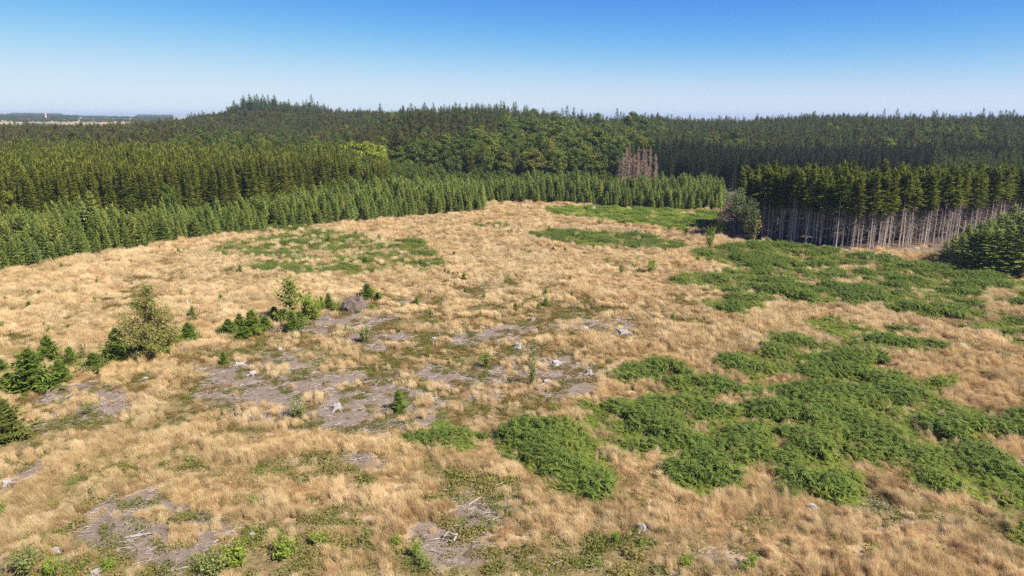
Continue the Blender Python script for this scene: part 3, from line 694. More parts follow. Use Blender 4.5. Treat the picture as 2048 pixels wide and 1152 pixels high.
# dark spruce band and mixed slope on the right
poly = np.array([cd(1322, 340), cd(1480, 336), cd(1800, 328), cd(2300, 325), cd(2300, 405), cd(1800, 415), cd(1250, 425), cd(1250, 375), cd(1318, 372)])
P = fill(poly, 3.6, .36, 26)
stand('dark', P, 18.2+1.2*rng.normal(size=len(P)), 150, 'dark_spruce', 'dark spruce in the band behind the bare trunked stand', 'dark spruces on the right', key='dark')
poly = np.array([cd(1300, 428), cd(1800, 418), cd(2400, 410), cd(2400, 900), cd(1300, 900)])
P = fill(poly, 5.6, .4, 27); nz = fbm(P[:, 0]/40, P[:, 1]/55, 39, 2); u = rng.random(len(P)); d_ = P[:, 1]
lf = (nz > .52) & (u < .75) & (d_ < 640); dg = ~lf & (u < .62); pn = ~lf & ~dg
stand('leafy', P[lf], 17.5+1.7*rng.normal(size=lf.sum()), 60, 'broadleaf_tree', 'leafy tree scattered among conifers on the right hand hillside', 'leafy trees on the right hillside')
stand('douglas', P[dg], 20.5+2.2*rng.normal(size=dg.sum()), 90, 'conifer_tree', 'dark conifer on the right hand hillside under the skyline', 'conifers on the right hillside', key='douglas')
stand('pine', P[pn], 18.5+1.8*rng.normal(size=pn.sum()), 60, 'pine_tree', 'brownish pine on the right hand hillside under the skyline', 'pines on the right hillside')
poly = np.array([cd(1870, 262), cd(2400, 245), cd(2400, 322), cd(1900, 324)])
P = fill(poly, 4.6, .4, 28)
stand('douglas', P, 19+2*rng.normal(size=len(P)), 40, 'conifer_tree', 'mid green conifer behind the right end of the bare trunked stand', 'conifers behind the bare trunked stand', key='douglas', sxy=(.7, .95))

# the stand with bare pale trunks
front = wpoly([(1535, 482), (1600, 492), (1700, 500), (1770, 500), (1850, 493), (1900, 486), (1960, 478), (2060, 470), (2250, 462)])
poly = np.concatenate([front, [cd(2350, 232), cd(1900, 224), cd(1495, 224), cd(1490, 205)]])
P = fill(poly, 2.9, .42, 29); fd = linedist(P, front); P = P[(rng.random(len(P)) < .88)]
P2 = fill(poly, 3.0, .48, 30); P2 = P2[linedist(P2, front) < 6]; P = np.concatenate([P, P2])
fd = linedist(P, front)
def dead_twigs(rg, h, lo, hi, n, L, r0=.016, drop=.25):
    mb = MB()
    for k in range(n):
        z = h*rg.uniform(lo, hi); a = rg.uniform(0, 6.28); ll = L*rg.uniform(.4, 1.1); d = np.array([cos(a), sin(a), 0])
        p0 = np.array([0, 0, z]); p1 = p0+d*ll*.55+np.array([0, 0, .05*ll]); p2 = p0+d*ll+np.array([0, 0, -drop*ll])
        mb.tube([p0, p1, p2], [r0, r0*.7, r0*.25], 3, cap=False)
    return mb
TWIGS = [dead_twigs(np.random.default_rng(40+k), 21, .12, .60, 64, 1.9, .03).mesh('dead_branches', M['deadtwig']) for k in range(4)]
order = np.argsort(np.where(in_view(P, 20), fd+.02*P[:, 1], 1e9)); ni = 260
Hs = 19.6+1.0*rng.normal(size=len(P)); mask = np.ones(len(P), bool)
for k in order[:ni]:
    x, y = P[k]; leftend = colpx(x, y) < 1560
    row = 'front row' if fd[k] < 3.2 else 'inner rows'; c0 = colpx(x, y)
    third = 'left third' if c0 < 1660 else ('middle' if c0 < 1790 else 'right third')
    o = tree('stand', x, y, Hs[k], 'bare_trunk_spruce', 'bare pale trunked spruce of the %s in the %s of the right stand' % (row, third), 'tree', 'bare trunks, %s, %s' % (row, third), sxy=random.uniform(.75, 1.15), tilt=.028)
    obj('dead_branches', TWIGS[random.randrange(4)], o.children[0]); mask[k] = False
s = Hs[mask]/21; Pm = P[mask]
MASS.setdefault('stand', []).append(('stand', np.column_stack([Pm, ground_z(Pm[:, 0], Pm[:, 1])]), np.column_stack([s, s, s])))
for k in range(16):         # branchy edge trees at the left end of the stand
    x, y = cd(random.uniform(1495, 1560), random.uniform(204, 255))
    tree('stand' if k % 3 == 0 else ('dark' if k % 2 else 'spruce'), x, y, random.uniform(14, 19), 'edge_spruce', 'branchy dark spruce at the left end of the bare trunked stand', 'tree', 'branchy spruces at the stand corner')

poly = np.array([cd(1530, 228), cd(2380, 236), cd(2380, 300), cd(1530, 310)])  # hidden low spruces, added behind the stand to keep its interior dark
P = fill(poly, 4.0, .4, 41)
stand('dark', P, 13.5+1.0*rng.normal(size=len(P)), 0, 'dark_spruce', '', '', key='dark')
# dead brown spruces
dv = []
for k in range(4):
    rg = np.random.default_rng(60+k); T = []; tr = MB()
    h = 19.0
    tr.tube([(0, 0, -.3), (0, 0, h*.5), (rg.normal(0, .1), 0, h)], [.17, .12, .02], 6)
    for j in range(150):
        q = rg.uniform(.08, .99); z = h*q; a = rg.uniform(0, 6.28); L = (2.0*(1-q)**.6+.25)*rg.uniform(.5, 1.1)
        d = np.array([cos(a), sin(a), 0]); p0 = np.array([0, 0, z]); pm = p0+d*L*.6+[0, 0, -.08*L]; p2 = p0+d*L+[0, 0, -.45*L]
        tr.tube([p0, pm, p2], [.028, .02, .006], 3, cap=False)
        for i in range(5):
            t = rg.uniform(.25, 1); p = p0+(p2-p0)*t; sd = np.array([-sin(a), cos(a), 0])*rg.normal(0, .14)
            T.append((p-d*.05, p+d*.05, p+sd+np.array([0, 0, -rg.uniform(.25, .7)])))
    dv.append((MB().tris(np.array(T)).mesh('dead_twigs', M['deadneedle']), tr.mesh('trunk', M['deadtwig']), None))
KIND['deadspruce'] = (dv, 19.0)
for k in range(27):
    x, y = cd(1246+(k % 14)*5.6+random.uniform(-5, 5), 333+(k//14)*5+random.uniform(-3, 3))
    tree('deadspruce', x, y, random.uniform(15, 22)*(1.0 if k % 5 else .75), 'dead_spruce', 'dead brown spruce skeleton standing against the dark wood', 'tree', 'dead brown spruces', crown='dead_twigs', sxy=1.15)

MASSINFO = {'fir': ('fir_plantation', 'dense mass of young firs filling the plantation behind its front rows'),
            'spruce': ('spruce_forest', 'unbroken canopy of tall olive spruces on the left'),
            'dark': ('dark_spruce_forest', 'dark spruce canopy on the right'),
            'stand': ('stand_forest', 'deep interior of the bare trunked spruce stand'),
            'pine': ('pine_forest', 'brownish pine canopy on hill and slopes'),
            'douglas': ('conifer_forest', 'dark conifer canopy up to the skyline'),
            'leafy': ('broadleaf_forest', 'green broadleaf canopy on the far slopes')}
for key, lst in MASS.items():
    kind = lst[0][0]; P3 = np.concatenate([a[1] for a in lst]); S3 = np.concatenate([a[2] for a in lst])
    rot = np.column_stack([rng.normal(0, .02, len(P3)), rng.normal(0, .02, len(P3)), rng.uniform(0, 6.28, len(P3))])
    nm, lab = MASSINFO[key]
    scatter(nm, P3, rot, S3, source(nm+'_tree', [v[2] for v in KIND[kind][0]]), len(KIND[kind][0]), None, lab, 'forest')

# ------------------------------------------------------------------ far country at the left: woods, masts, farm
fp = []
def wood_line(c0, c1, d0, d1, k, h0):
    for i in range(k):
        x, y = cd(random.uniform(c0, c1), random.uniform(d0, d1)); fp.append((x, y, h0*random.uniform(.8, 1.15)))
wood_line(24, 125, 5500, 5950, 900, 27); wood_line(-200, 30, 4300, 4800, 500, 24); wood_line(0, 155, 2950, 3150, 620, 20)
wood_line(-200, 0, 2900, 3200, 300, 20); wood_line(145, 215, 5200, 5400, 90, 16); wood_line(165, 260, 3700, 3900, 160, 15)
wood_line(275, 345, 5600, 6000, 420, 24); wood_line(270, 345, 3600, 3800, 330, 17); wood_line(0, 300, 2300, 2900, 60, 12); wood_line(100, 330, 4000, 5200, 260, 13); wood_line(20, 340, 2250, 2420, 240, 13); wood_line(-150, 100, 2250, 2450, 120, 12)
fp = np.array(fp); s = fp[:, 2]/20
scatter('distant_wood', np.column_stack([fp[:, :2], ground_z(fp[:, 0], fp[:, 1])-1]), np.column_stack([s*0, s*0, rng.uniform(0, 6.28, len(s))]), np.column_stack([s*1.5, s*1.5, s]),
        source('distant_tree', [v[2] for v in KIND['leafy'][0]]), 5, None, 'blue distant woods on the horizon beyond the fields', 'forest')
def mast(c0, d0, h, label, r=2.6):
    x, y = cd(c0, d0); z = float(ground_z(x, y)); o = empty('radio_mast', (x, y, z)); nseg = 7
    for k in range(nseg):
        a, b_ = k/nseg, (k+1)/nseg; mb = MB(); r0, r1 = r*(1-.7*a), r*(1-.7*b_)
        for s_ in range(4):
            an = pi/4+s_*pi/2; d = np.array([cos(an), sin(an), 0]); an2 = an+pi/2; e = np.array([cos(an2), sin(an2), 0])
            mb.tube([d*r0+[0, 0, a*h], d*r1+[0, 0, b_*h]], .55, 4)
            mb.tube([d*r0+[0, 0, a*h], e*r1+[0, 0, b_*h]], .35, 4); mb.tube([e*r0+[0, 0, a*h], d*r1+[0, 0, b_*h]], .35, 4)
        obj('mast_section', mb.mesh('mast_section', M['red' if k % 2 == 0 else 'white']), o)
    obj('antenna', MB().tube([(0, 0, h), (0, 0, h*1.12)], [.5, .25], 5).mesh('antenna', M['white']), o)
    tag(o, label, 'mast')
mast(92, 2600, 32, 'taller red and white lattice mast in the far fields')
mast(11, 4200, 34, 'smaller red and white mast at the far left horizon', 3.0)
def barn(c0, d0, w, dp, h, label):
    x, y = cd(c0, d0); z = float(ground_z(x, y)); o = empty('farm_building', (x, y, z), .3)
    v = [(-w, -dp, -1), (w, -dp, -1), (w, dp, -1), (-w, dp, -1), (-w, -dp, h), (w, -dp, h), (w, dp, h), (-w, dp, h), (-w, 0, h*1.5), (w, 0, h*1.5)]
    obj('wall', MB().add(v, [(0, 1, 5, 4), (1, 2, 6, 9, 5), (2, 3, 7, 6), (3, 0, 4, 8, 7)]).mesh('wall', M['white']), o)
    e = .8; r = [(-w-e, -dp-e, h*.96), (w+e, -dp-e, h*.96), (w+e, 0, h*1.5+.15), (-w-e, 0, h*1.5+.15), (w+e, dp+e, h*.96), (-w-e, dp+e, h*.96)]
    rv = r+[(a, b_, c_-.3) for a, b_, c_ in r]
    obj('roof', MB().add(rv, [(0, 1, 2, 3), (3, 2, 4, 5), (6, 9, 8, 7), (9, 11, 10, 8), (0, 6, 7, 1), (5, 4, 10, 11), (0, 3, 9, 6), (3, 5, 11, 9), (1, 7, 8, 2), (2, 8, 10, 4)]).mesh('roof', M['white']), o)
    tag(o, label, 'building')
barn(129, 2450, 9, 6, 5, 'white farm building at the edge of the distant fields'); barn(116, 3900, 13, 7, 6, 'pale far farm building under the distant wood')

# ------------------------------------------------------------------ ground cover
def tuft_mesh(seed, nb, h, r, w, lean=.45):
    """a clump of fine blades all combed over towards +X."""
    rg = np.random.default_rng(seed); V = []; Fc = []
    for k in range(nb):
        a = rg.uniform(0, 6.28); rr = r*rg.random()**.5; p0 = np.array([cos(a)*rr, sin(a)*rr, -.03])
        b2 = rg.normal(0, .55); l = h*rg.uniform(.6, 1.15)*(1-.3*(rr/r)**2); out = l*rg.uniform(.08, lean)
        d = np.array([cos(b2), sin(b2), 0])
        p1 = p0+d*out*.30+[0, 0, l*.55]; p2 = p0+d*out+[0, 0, l*(.95-.45*(out/l)**2)]
        c = b2+pi/2+rg.normal(0, .6); s = np.array([cos(c), sin(c), 0])*w*rg.uniform(.6, 1.3)
        i = len(V); V += [p0-s*.5, p0+s*.5, p1+s*.5, p1-s*.5, p2]
        Fc += [(i, i+1, i+2, i+3), (i+3, i+2, i+4)]
    return MB().add(V, Fc)
SRC_NEAR = source('grass_tuft', [tuft_mesh(k, 130, (.95, 1.05, .85, 1.25, 1.0)[k], (.42, .36, .5, .26, .45)[k], .012, (.75, .6, .9, .5, .8)[k]).mesh('grass_tuft', M['grass']) for k in range(5)])
SRC_FAR = source('grass_tuft_far', [tuft_mesh(20+k, 84, (.9, 1.0, .8, 1.2)[k], (.75, .6, .85, .5)[k], .030, .75).mesh('grass_tuft_far', M['grass']) for k in range(4)])
def candidates(d0, d1, n, seed, m=120):
    rg = np.random.default_rng(seed); d = np.sqrt(rg.uniform(d0*d0, d1*d1, n)); c = rg.uniform(-m, W0+m, n)
    return np.column_stack([(c-1024)*cos(PITCH)/F*d*1.06, d])
def grass(name, d0, d1, n, src, nvar, hs, label, seed):
    P = candidates(d0, d1, n, seed); P = P[sdf(P, FIELD) > .2]
    br = bracken_any(P); sp = np.maximum.reduce([sdf(P, p) for p in SPW.values()])
    sl = zone(P, SLASH); he = zone(P, HEATH, seed=44); tr = linedist(P, TRACK)
    pn = patchiness(P); big = fbm(P[:, 0]/14, P[:, 1]/14, 81, 3)
    keep = .22+.78*sstep(.28, .42, pn+.35*(big-.4))
    ks = sstep(-2.2, 1.2, sl); kh = sstep(-2.5, 1.0, he)
    keep = keep*(1-kh*np.where(pn > .52, .52, .96)); keep = keep*(1-ks*np.where(pn > .58, .5, .96))
    keep = np.where(br > .8, .10, keep); keep = np.where((sp > 0), keep*.26, keep); spf = np.maximum(sdf(P, SPW['far']), sdf(P, SPW['mid'])); keep = np.where(spf > -.5, .06, keep); keep = np.where(tr < 1.2, .10, keep)
    P = P[rng.random(len(P)) < keep]
    pn = patchiness(P); big = fbm(P[:, 0]/14, P[:, 1]/14, 81, 3); sm = fbm(P[:, 0]/1.5, P[:, 1]/1.3, 83, 3)
    he = zone(P, HEATH, seed=44); tr = linedist(P, TRACK); sl = zone(P, SLASH)
    crest = sstep(.36, .64, .45*pn+.55*sm)
    h = hs*(.28+1.05*crest)*rng.uniform(.85, 1.15, len(P))*np.where(tr < 2, .5, 1)*np.where((he > 0) | (sl > 0), .75, 1)
    w = hs*rng.uniform(.7, 1.35, len(P)); tall = rng.random(len(P)) < .05; h = np.where(tall, h*1.45, h); w = np.where(tall, w*.8, w)
    lean = .05+.25*fbm(P[:, 0]/6, P[:, 1]/6, 85, 2); ld = 2.7+1.6*(fbm(P[:, 0]/9, P[:, 1]/9, 87, 2)-.5)*2
    rot = np.column_stack([-np.sin(ld)*lean, np.cos(ld)*lean, ld+rng.normal(0, .95, len(P))])
    blond = np.array([.66, .50, .25]); straw = np.array([.81, .645, .37]); rust = np.array([.40, .245, .11]); grn = np.array([.20, .18, .07])
    t = fbm(P[:, 0]/7, P[:, 1]/8, 89, 3)[:, None]; t2 = fbm(P[:, 0]/2.2, P[:, 1]/2.4, 91, 2)[:, None]
    col = blond*(1-sstep(.44, .60, t))+straw*sstep(.44, .60, t); k = .5*sstep(.48, .62, fbm(P[:, 0]/24, P[:, 1]/17, 96, 2))[:, None]; col = col*(1-k)+np.array([.80, .67, .42])*k
    k = np.clip(sstep(.5, .72, t2)*.55+.85*(1-crest[:, None])**1.4, 0, .9); col = col*(1-k)+rust*k
    g = (np.clip(sstep(.50, .66, fbm(P[:, 0]/4.5, P[:, 1]/4.5, 93, 3))+.5*sstep(.5, .62, fbm(P[:, 0]/19, P[:, 1]/19, 94, 2)), 0, 1)*(.30+.5*(1-crest)))[:, None]; col = col*(1-g)+grn*g
    col = np.where((rng.random(len(P)) < .16)[:, None], .45*col+.55*rust, col); col = np.where((tall | (rng.random(len(P)) < .10))[:, None], .4*col+.6*np.array([.88, .71, .41]), col)
    col *= rng.uniform(.86, 1.12, (len(P), 1))
    scatter(name, np.column_stack([P, ground_z(P[:, 0], P[:, 1])]), rot, np.column_stack([w, w, h]), src, nvar, col, label, 'grass')
grass('dry_grass', 44, 100, 52000, SRC_NEAR, 5, 1.0, 'dry golden grass waving in the near part of the clearing', 301)
grass('meadow_grass', 100, 178, 62000, SRC_FAR, 4, 1.1, 'dry blond grass in the middle of the clearing', 302)
grass('field_grass', 178, 292, 42000, SRC_FAR, 4, 1.35, 'pale dry grass at the far end of the clearing', 303)

def frond(V, Fc, rg, az, L, rise, arch, wid, npin=7):
    d = np.array([cos(az), sin(az), 0]); s = np.array([-sin(az), cos(az), 0]); up = np.array([0, 0, 1.])
    P = lambda t: d*L*(.12*t+.88*t**1.4)*arch+up*L*(rise*t-(.55*rise+.12)*t**3)
    for k in range(npin):
        t = .30+.62*k/(npin-1); p = P(t); l = wid*L*(1.05-t)**.8*rg.uniform(.85, 1.1); w = .062*L*(1.3-t)
        for sg in (-1, 1):
            tip = p+s*sg*l+d*l*.35+up*(-.22*l+rg.normal(0, .03))
            i = len(V); V += [p-d*w*.6, p+d*w*.6, p+(tip-p)*.55+d*w*.7, tip, p+(tip-p)*.5-d*w*.6]; Fc += [(i, i+1, i+2, i+3, i+4)]
    i = len(V); V += [P(.9)-s*.05*L, P(.9)+s*.05*L, P(1.06)]; Fc += [(i, i+1, i+2)]
    i = len(V); V += [np.array([0, 0, -.03])-s*.012, np.array([0, 0, -.03])+s*.012, P(.32)+s*.008, P(.32)-s*.008]; Fc += [(i, i+1, i+2, i+3)]
def fern_mesh(seed, nf=5):
    rg = np.random.default_rng(seed); V = []; Fc = []; a0 = rg.uniform(0, 6.28)
    for k in range(nf):
        frond(V, Fc, rg, a0+2*pi*k/nf+rg.normal(0, .35), rg.uniform(.85, 1.2), rg.uniform(1.15, 1.5), rg.uniform(.55, .85), .42)
    return MB().add(V, Fc).mesh('fern', M['bracken'])
SRC_FERN = source('fern', [fern_mesh(k) for k in range(6)])
def bracken(key, poly, dens, hs, label, seed, sparse=False, holes=True, rag=None):
    rg = np.random.default_rng(seed); lo = poly.min(0)-1; hi = poly.max(0)+1
    n = int((hi-lo).prod()*dens); P = rg.uniform(lo, hi, (n, 2))
    P = P[in_view(P, 180)]
    e = sdf(P, poly)
    if holes:
        for h in HOLES: e = np.minimum(e, -sdf(P, h))
    e = e+(fbm(P[:, 0]/2.6, P[:, 1]/2.6, seed, 3)-.5)*(rag or (6.0 if not sparse else 4.5))
    gap = fbm(P[:, 0]/3.2, P[:, 1]/3.2, seed+7, 3)
    ok = (e > 0) & ((rg.random(len(P)) < sstep(.22, .36, gap)) if not sparse else (rg.random(len(P)) < .4+.6*sstep(.28, .46, gap)))
    P, e, gap = P[ok], e[ok], gap[ok]
    mound = fbm(P[:, 0]/4.5, P[:, 1]/4.5, seed+3, 2); mound2 = vnoise(P[:, 0]/11, P[:, 1]/11, seed+5)
    h = hs*(.42+.58*sstep(0, 1.8, e))*(.35+1.5*sstep(.25, .75, mound))*(.75+.5*mound2)*rg.uniform(.85, 1.15, len(P))
    w = hs**.5*(.85+.35*h/hs)*rg.uniform(.85, 1.2, len(P))
    dark = np.array([.10, .150, .032]); mid = np.array([.205, .235, .040]); lime = np.array([.31, .31, .05]); brown = np.array([.21, .13, .045])
    k = sstep(.35, .65, mound)[:, None]; col = mid*(1-k)+dark*k
    k = (np.clip((1-sstep(0, 2.2, e))*.8+.35*sstep(.5, .65, fbm(P[:, 0]/7, P[:, 1]/7, seed+11, 2)), 0, .9)*sstep(.36, .6, fbm(P[:, 0]/2, P[:, 1]/2, seed+9, 2)))[:, None]; col = col*(1-k)+lime*k
    k = (rg.random(len(P)) < (.05 if not sparse else .30))[:, None]*.7; col = col*(1-k)+brown*k
    if sparse: col = col*1.2
    if key == 'far': col = col*np.array([1.5, 1.6, 1.1])
    col = col*rg.uniform(.78, 1.22, (len(P), 1))
    rot = np.column_stack([rg.normal(0, .12, len(P)), rg.normal(0, .12, len(P)), rg.uniform(0, 6.28, len(P))])
    scatter('bracken', np.column_stack([P, ground_z(P[:, 0], P[:, 1])]), rot, np.column_stack([w, w, h]), SRC_FERN, 6, col, label, 'bracken', 'bracken patches')
for k, (key, dens, hs, lab) in enumerate((
    ('upper', 2.4, 1.15, 'broad green bracken sheet below the bare trunked stand'), ('side', 3.0, 1.1, 'bracken patch at the right edge above the pale grass slope'),
    ('sliver', 2.6, 1.1, 'narrow bracken strip at the right edge under the broad sheet'), ('small', 3.4, 1.15, 'small oval bracken clump just below the broad sheet'),
    ('tongue', 3.4, 1.2, 'long slanting dark bracken tongue in pale grass'), ('middle', 3.4, 1.1, 'loose bracken patch just above the largest near bracken swath'),
    ('lower', 3.8, 1.25, 'largest near bracken swath sweeping to the right edge'), ('lobe', 4.2, 1.3, 'dense bracken mound with dark left flank in the near grass'),
    ('lone', 4.2, 1.2, 'lone small bracken mound surrounded by dry grass'), ('corner', 4.2, 1.2, 'bracken bit cut by the lower right corner'))):
    bracken(key, BRW[key], dens, hs, lab, 500+20*k)
for k, (key, dens, hs, lab) in enumerate((
    ('field', 4.6, .62, 'thin browning bracken patch on the left of the upper clearing'), ('mid', 3.8, .75, 'thin bracken band in the upper middle of the clearing'),
    ('far', 4.6, .9, 'bright green bracken before the far plantation'), ('edge', 3.0, .9, 'bracken fringe at the foot of the left plantation'), ('strip', 2.6, .6, 'small thin bracken strip near the far clearing end'))):
    bracken(key, SPW[key], dens, hs, lab, 800+20*k, sparse=key in ('field', 'strip'), rag=3.0)

def leafclump(seed, n, r, h, leaf):
    rg = np.random.default_rng(seed); a = rg.uniform(0, 6.28, n); rr = r*rg.random(n)**.5
    pos = np.column_stack([np.cos(a)*rr, np.sin(a)*rr, h*rg.uniform(.05, 1, n)*(1-.6*(rr/r)**2)])
    nr = rg.normal(size=(n, 3))*.7+[0, 0, .8]; nr /= np.linalg.norm(nr, axis=1)[:, None]
    x = np.cross(nr, rg.normal(size=(n, 3))); x /= np.linalg.norm(x, axis=1)[:, None]; y = np.cross(nr, x); s = leaf*rg.uniform(.6, 1.4, n)[:, None]
    return MB().quads(np.stack([pos-x*s, pos-y*s*.5, pos+x*s, pos+y*s*.5], 1)).mesh('heath_clump', M['heath'])
SRC_HEATH = source('heath_clump', [leafclump(k, 80, .42, .30, .055) for k in range(5)])
P = candidates(44, 165, 95000, 401); P = P[sdf(P, FIELD) > 0]
he = zone(P, HEATH, seed=44); sl = zone(P, SLASH); pn = fbm(P[:, 0]/2.1, P[:, 1]/2.1, 95, 3); br = bracken_any(P)
hol = patchiness(P); kp = np.where(he > -.5, .95*sstep(.34, .46, pn), np.where(hol < .42, .35, .04)); kp = np.where(sl > 0, .85*(pn > .52), kp)
kp = np.where(br > .3, 0, kp)*np.where(P[:, 1] < 72, .55, 1); P = P[rng.random(len(P)) < kp]
t = fbm(P[:, 0]/3, P[:, 1]/3, 97, 3)[:, None]; nearm = (P[:, 1] < 66)[:, None]
col = np.array([.155, .155, .032])*(1-sstep(.42, .58, t))+np.array([.26, .145, .048])*sstep(.42, .58, t)
col = np.where(nearm, np.array([.16, .185, .038])*(1-.65*sstep(.44, .62, t))+np.array([.34, .25, .09])*.65*sstep(.44, .62, t), col)
col *= rng.uniform(.6, 1.35, (len(P), 1)); s = rng.uniform(.6, 1.4, len(P))*np.where(P[:, 1] < 66, 1.5, 1)
scatter('heath_cover', np.column_stack([P, ground_z(P[:, 0], P[:, 1])]), np.column_stack([s*0, s*0, rng.uniform(0, 6.28, len(s))]), np.column_stack([s, s, s*rng.uniform(.6, 1.3, len(s))]), SRC_HEATH, 5, col,
        'low green and rusty heath plants between the grass', 'heath')

# bleached sticks and chips left by the felling
P = candidates(44, 190, 240000, 402); sl = zone(P, SLASH); P = P[(sdf(P, FIELD) > 0) & (bracken_any(P) < 0)]
sl = zone(P, SLASH); he = zone(P, HEATH, seed=44)
clus = sstep(.35, .62, fbm(P[:, 0]/1.7, P[:, 1]/1.7, 99, 2)); kp = np.where(sl > -1.2, .08+.92*clus, np.where(he > -1, .12*clus, .02)); P = P[rng.random(len(P)) < kp]; n_ = len(P)
L = rng.gamma(1.4, .19, n_)+.07; L = np.minimum(L, 1.8); az = np.where(rng.random(n_) < .6, rng.normal(.35, .35, n_), rng.uniform(0, pi, n_)); el = rng.normal(.05, .10, n_); r = .010+.016*L*rng.uniform(.4, 1.4, n_)
heap = sstep(.55, .72, fbm(P[:, 0]/1.7, P[:, 1]/1.7, 99, 2))
cx = np.column_stack([P, ground_z(P[:, 0], P[:, 1])+.03+(.10+.45*heap)*rng.random(n_)])
d = np.column_stack([np.cos(az)*np.cos(el), np.sin(az)*np.cos(el), np.sin(el)])*(L/2)[:, None]
sd = np.column_stack([-np.sin(az), np.cos(az), az*0])*r[:, None]; up = np.array([0, 0, 1.])*r[:, None]
V = np.stack([cx-d-sd, cx-d+sd, cx-d+up*1.4, cx+d-sd*.6, cx+d+sd*.6, cx+d+up], 1).reshape(-1, 3)
Fc = []
for i in range(n_):
    k = 6*i; Fc += [(k, k+2, k+5, k+3), (k+2, k+1, k+4, k+5), (k+1, k, k+3, k+4)]
o = obj('felling_debris', MB().add(V, Fc).mesh('felling_debris', M['stick'])); tag(o, 'bleached sticks and wood chips strewn over the bare patches', 'debris', None, 'stuff')

# ------------------------------------------------------------------ trees and bushes in the clearing, one by one
def plant_at(kind, px, py, hpx, name, label, cat='tree', group=None, sxy=1.0, var=None, parts=('trunk', 'crown'), tilt=.02):
    p = at(px, py); h = metres(px, py, hpx)*1.06
    vs, hn_ = KIND[kind]; cr, tr, _ = vs[var if var is not None else random.randrange(len(vs))]; s = h/hn_
    o = empty(name, p, random.uniform(0, 6.28), (s*sxy, s*sxy, s), tilt)
    obj(parts[0], tr, o); obj(parts[1], cr, o)
    return tag(o, label, cat, group)
KIND['young'] = (variants(lambda g: conifer(g, 5.0, 2.05, .04, .24, 7, .16, .42, 1.3, .35, .72, ragged=.34, sides=4), (M['nearspruce'], M['bark']), 5, 1000), 5.0)
KIND['olive'] = (variants(lambda g: conifer(g, 5.0, 2.1, .03, .22, 8, .2, .4, 1.15, .4, .7, ragged=.3, sides=5), (M['oliveneedle'], M['bark']), 1, 1100), 5.0)
KIND['lanky'] = (variants(lambda g: conifer(g, 6.0, 1.5, .35, .34, 5, .1, .5, 1.25, .4, .45, ragged=.45, sides=4, bare=.15), (M['nearspruce'], M['bark']), 2, 1150), 6.0)
KIND['bush'] = (variants(lambda g: bush(g, 2.0, 1.0, 12, 900, .085), (M['bushgreen'], M['bark']), 4, 1200), 2.0)
KIND['limebush'] = (variants(lambda g: bush(g, 2.0, 1.0, 14, 1000, .085), (M['bushlime'], M['bark']), 2, 1300), 2.0)
KIND['greybush'] = (variants(lambda g: bush(g, 2.0, 1.1, 16, 900, .07), (M['bushgrey'], M['bark']), 3, 1400), 2.0)
KIND['turning'] = (variants(lambda g: bush(g, 3.2, 1.2, 9, 700, .09), (M['autumn'], M['bark']), 3, 1500), 3.2)
KIND['brushdead'] = (variants(lambda g: bush(g, 2.0, .7, 16, 60, .05), (M['deadneedle'], M['deadtwig']), 2, 1600), 2.0)
KIND['broom'] = (variants(lambda g: bush(g, 1.2, .7, 26, 800, .05, .25), (M['bushlime'], M['bushgreen']), 2, 1700), 1.2)

for px, py, h, sx, lab in (
    (3, 748, 32, 1.1, 'small spruce cut by the left picture edge beside the tree row'), (66, 778, 84, 1.05, 'largest bushy dark spruce in the row at the left edge'),
    (99, 726, 56, .95, 'pointed dark spruce behind the largest bushy spruce of the left row'), (121, 762, 44, 1.0, 'rounded young spruce just right of the largest bushy spruce'),
    (22, 782, 38, 1.6, 'low spreading spruce left of the largest bushy spruce'), (145, 738, 47, .75, 'slim dark spruce left of the small yellowing tree'),
    (190, 742, 38, 1.25, 'broad low spruce right of the small yellowing tree'), (239, 721, 66, .95, 'conical spruce with dark shadow left of the big yellowing birch'),
    (292, 716, 36, 1.0, 'small spruce at the foot of the big yellowing birch'), (379, 684, 40, 1.15, 'bright young spruce right of the big yellowing birch'),
    (458, 667, 30, 1.2, 'leftmost young spruce of the middle row'), (480, 657, 31, .95, 'pointed young spruce second in the middle row'),
    (506, 666, 48, .9, 'tallest pointed spruce in the left half of the middle row'), (490, 674, 22, 1.6, 'low bright spruce in front of the middle row'),
    (531, 662, 31, 1.1, 'dark young spruce right of the tallest pointed one in the middle row'), (550, 642, 30, 1.0, 'young spruce just left of the lanky treetop'),
    (586, 662, 42, .8, 'slim spruce at the foot of the lanky spruce'), (735, 596, 30, 1.05, 'neat conical spruce behind the earthy root mound'), (756, 599, 15, 1.4, 'tiny spruce right of the neat conical one'),
    (658, 616, 30, .8, 'small dark spruce left of the earthy root mound'), (643, 620, 28, .55, 'thin dark spruce between the shrub and the root mound'),
    (448, 729, 27, .75, 'single small dark spruce standing alone in the heath'), (600, 652, 30, .9, 'little spruce under the rounded shrub in the middle row')):
    plant_at('young', px, py, h*.95, 'young_spruce', lab, sxy=sx*1.2)
plant_at('olive', 12, 880, 84, 'young_spruce', 'olive yellow spruce cut by the left edge over rusty ground', sxy=1.15)
plant_at('lanky', 581, 648, 90, 'young_spruce', 'lanky tall spruce with tufted top in the middle row', sxy=1.0, var=0)
plant_at('bush', 614, 640, 56, 'shrub', 'rounded dark green shrub in the middle row', 'shrub', sxy=.95)
plant_at('turning', 171, 722, 46, 'small_tree', 'small yellowing tree between two spruces at the left', sxy=.75)
plant_at('turning', 262, 716, 32, 'small_tree', 'small browning tree left of the big yellowing birch trunk', sxy=.8)
plant_at('brushdead', 367, 708, 30, 'dead_shrub', 'bare grey dead shrub on two thin stems', 'shrub', sxy=.9)
plant_at('brushdead', 560, 664, 22, 'dead_shrub', 'grey dead brushwood under the middle spruce row', 'shrub', sxy=1.9)
